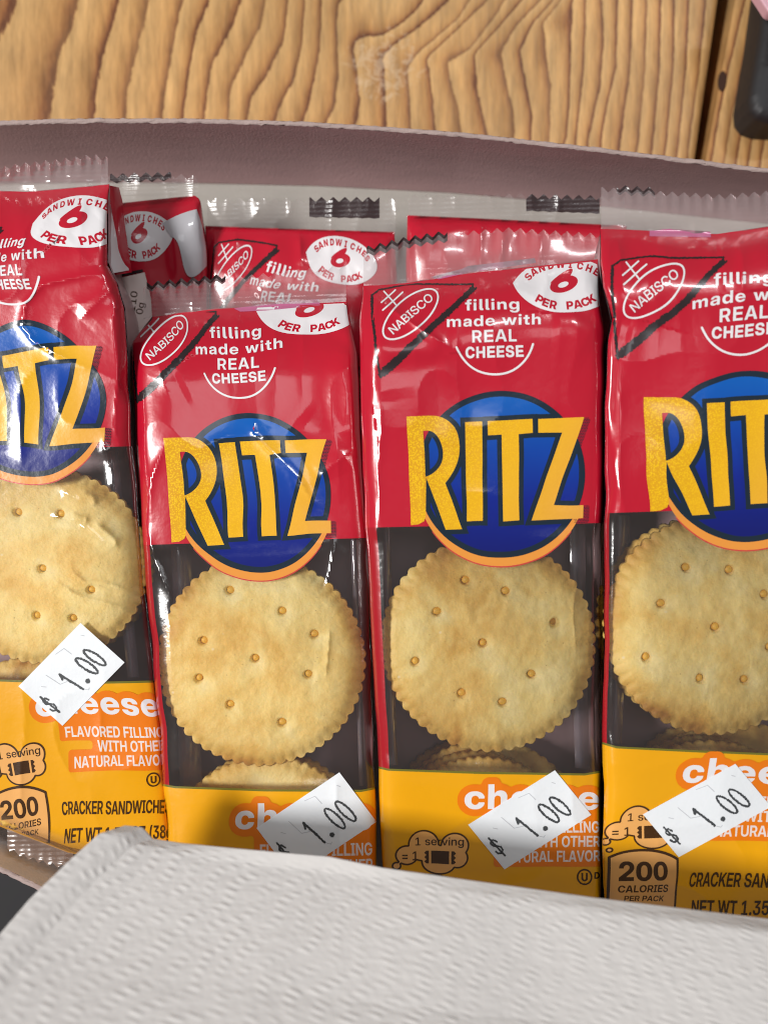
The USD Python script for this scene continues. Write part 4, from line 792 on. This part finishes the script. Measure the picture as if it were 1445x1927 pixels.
seal_sheet(pc, pc.node, 'black_edge_mark', [(766, 366), (990, 367), (1180, 371)], pc.top, EYEMARK, 990, 1128, seed=95, extra=2.2, lo=.42, hi=1.0)

# sandwiches, just under the film of each packet
def fit(s, px, py, gap): return float(s.D(px, py) + (gap + .7) * 1e-3)
sandwich(920, 1214, fit(p3, 921, 1214, 1.6), 202, HOLES3, 3, 'golden cracker sandwich with eight filled holes and one dark hole, second packet from the right', empty=(3,))
sandwich(914, 1216, fit(p3, 921, 1214, 12.2), 190, [], 22, 'cracker sandwich under the one with the dark hole, second packet from the right', fine=False)
sandwich(910, 1604, fit(p3, 908, 1590, 3.2), 176, [], 13, 'cracker sandwich peeking out below the whole cracker in the packet second from the right', fine=False)
sandwich(916, 1584, fit(p3, 908, 1590, 13.6), 190, [], 14, 'lowest cracker sandwich in shade below the whole cracker, second packet from the right', tilt=(.03, .02, 0), fine=False)
sandwich(490, 1245, fit(p2, 490, 1245, 1.6), 197, [(432, 1113), (530, 1152), (590, 1195), (383, 1207), (480, 1240), (375, 1277), (578, 1270), (433, 1326), (530, 1360)], 4, 'pale whole cracker sandwich in the packet second from the left')
sandwich(490, 1236, fit(p2, 490, 1245, 12.2), 181, [], 23, 'shaded cracker sandwich under the pale whole one, packet second from the left', fine=False)
sandwich(502, 1612, fit(p2, 500, 1612, 3.0), 186, [], 15, 'cracker sandwich rising behind the sticker in the packet second from the left', fine=False)
sandwich(1347, 1176, fit(p4, 1347, 1176, 1.6), 207, [(1293, 1070), (1374, 1074), (1247, 1137), (1348, 1181), (1219, 1237), (1320, 1277), (1402, 1279), (1450, 1218), (1440, 1120)], 6, 'large golden cracker sandwich with salt grains, cut by the right picture edge')
sandwich(1356, 1170, fit(p4, 1347, 1176, 12.2), 192, [], 24, 'shaded cracker sandwich under the large golden one in the rightmost packet', fine=False)
sandwich(1346, 1594, fit(p4, 1300, 1590, 3.2), 196, [], 16, 'cracker sandwich below the large golden one in the rightmost packet, top edge showing', fine=False)
sandwich(1378, 1576, fit(p4, 1300, 1590, 13.4), 214, [], 18, 'lowest cracker sandwich in the rightmost packet, ridged rim in shade', tilt=(.02, .03, 0), fine=False)
sandwich(88, 1066, fit(p1, 88, 1066, 1.6), 186, [(32, 965), (112, 968), (78, 1070), (168, 1110), (67, 1158), (135, 1163), (-20, 1020), (-30, 1120)], 7, 'brightly lit cracker sandwich partly under a price sticker in the leftmost packet')
sandwich(76, 1052, fit(p1, 88, 1066, 12.2), 174, [], 19, 'shadowed cracker sandwich behind the bright one in the leftmost packet', fine=False)
sandwich(60, 1402, fit(p1, 60, 1400, 3.2), 163, [], 17, 'cracker sandwich showing a thin edge over the yellow panel of the leftmost packet', fine=False)

# ------------------------------------------------------------------ the soft white sheet folded over the front of the box
TOWEL = M('embossed_paper', {'a': ('attribute', {'attribute': 'st'}), 'mp': ('mapping', {'rotation': (0, 0, 0.35), 'scale': (26.0, 75.0, 1.0)}), 'n': ('noise_texture', {'scale': 1.0, 'detail': 1.5, 'roughness': 0.45}),
    'n2': ('noise_texture', {'scale': 300.0, 'detail': 3.0}), 'mm': ('math', {'math_type': 'multiply_add', 'value2': 0.12}), 'b': ('bump', {'strength': 0.25, 'distance': 0.0008}),
    'p': ('principled_bsdf', {'base_color': (0.60, 0.58, 0.565), 'roughness': 0.8, 'sheen_weight': 0.3, 'specular_ior_level': 0.25})},
    [('a.vector', 'mp.vector'), ('mp.vector', 'n.vector'), ('a.vector', 'n2.vector'), ('n2.fac', 'mm.value1'), ('n.fac', 'mm.value3'), ('mm.value', 'b.height'), ('b.normal', 'p.normal')])
def towel():
    ns, nt = 380, 280
    eE = np.array([(235, 1554, .1625), (268, 1557, .163), (288, 1579, .163), (340, 1587, .163), (450, 1597, .1615), (620, 1612, .160), (720, 1633, .159), (870, 1655, .158), (1120, 1690, .157), (1445, 1730, .157), (1640, 1752, .157)])
    eL = np.array([(235, 1554, .1625), (190, 1571, .161), (130, 1625, .1575), (60, 1692, .1535), (0, 1762, .1495), (-90, 1880, .143), (-240, 2080, .133), (-420, 2330, .123)])
    eR = np.array([(1640, 1752, .157), (1800, 2000, .146), (2200, 2330, .125)])
    W = lambda e: unproject(e[:, 0], e[:, 1], e[:, 2])
    def curve(e, n):
        w = W(e); d = np.r_[0, np.cumsum(np.linalg.norm(np.diff(w, axis=0), axis=1))]; d /= d[-1]
        t = np.linspace(0, 1, n); return np.stack([np.interp(t, d, w[:, k]) for k in range(3)], -1)
    E, L, R_ = curve(eE, ns), curve(eL, nt), curve(eR, nt)
    s, t = np.linspace(0, 1, ns)[None, :, None], np.linspace(0, 1, nt)[:, None, None]
    S = (1 - s) * L[:, None] + s * R_[:, None] + (E[None] - (1 - s) * E[0] - s * E[-1]) * (1 - t)
    a, b = np.gradient(S, axis=1), np.gradient(S, axis=0); n = np.cross(b, a); n /= np.linalg.norm(n, axis=-1, keepdims=True)
    u = np.broadcast_to(s[..., 0], (nt, ns)); v = np.broadcast_to(t[..., 0], (nt, ns)); x, y = u * 150, v * 75
    c, sn = math.cos(.35), math.sin(.35); xr, yr = x * c + y * sn, -x * sn + y * c
    row = np.floor(yr / 1.55); ph = xr / 4.6 + .5 * (row % 2) + .35 * np.sin(row * 2.3) + 1.3 * vnoise(x, row * 3.0, 14., 77)
    dash = smoothstep((np.cos(2 * math.pi * ph) + .25) / .9) * smoothstep((np.cos(2 * math.pi * (yr / 1.55 - .5)) + .3) / .9)
    d = .00013 * dash * (.05 + 1.5 * vnoise(x, y, 3.2, 31)) + .00012 * (vnoise(xr * .5, yr, 3.0, 8) - .5) + .0080 * (vnoise(x, y, 40., 2) - .5) + .0016 * (vnoise(x, y, 22., 9) - .5) + .0004 * (vnoise(x, y, 15., 12) - .5) + .00010 * (vnoise(x, y, .7, 6) - .5)
    S = S + n * (d * smoothstep(v * 12 + .15))[..., None]
    under_ = S - n * .0005
    V = np.vstack([S.reshape(-1, 3), under_.reshape(-1, 3)]); F = grid_faces(nt, ns); q = ns * nt
    rim = np.r_[np.arange(ns), np.arange(1, nt) * ns + ns - 1, (nt - 1) * ns + np.arange(ns - 2, -1, -1), np.arange(nt - 2, 0, -1) * ns]; r2 = np.roll(rim, -1)
    F = np.vstack([F, F[:, ::-1] + q, np.stack([rim, r2, r2 + q, rim + q], 1)])
    st = np.stack([u.ravel(), v.ravel() * .5], 1)
    tw = thing('paper_towel', S[nt // 2, ns // 2], 'off white embossed paper towel draped over the front of the box, blurred in the foreground', 'paper towel')
    part(tw, 'sheet', V, F, TOWEL, st=np.vstack([st, st]), smooth=True)
towel()
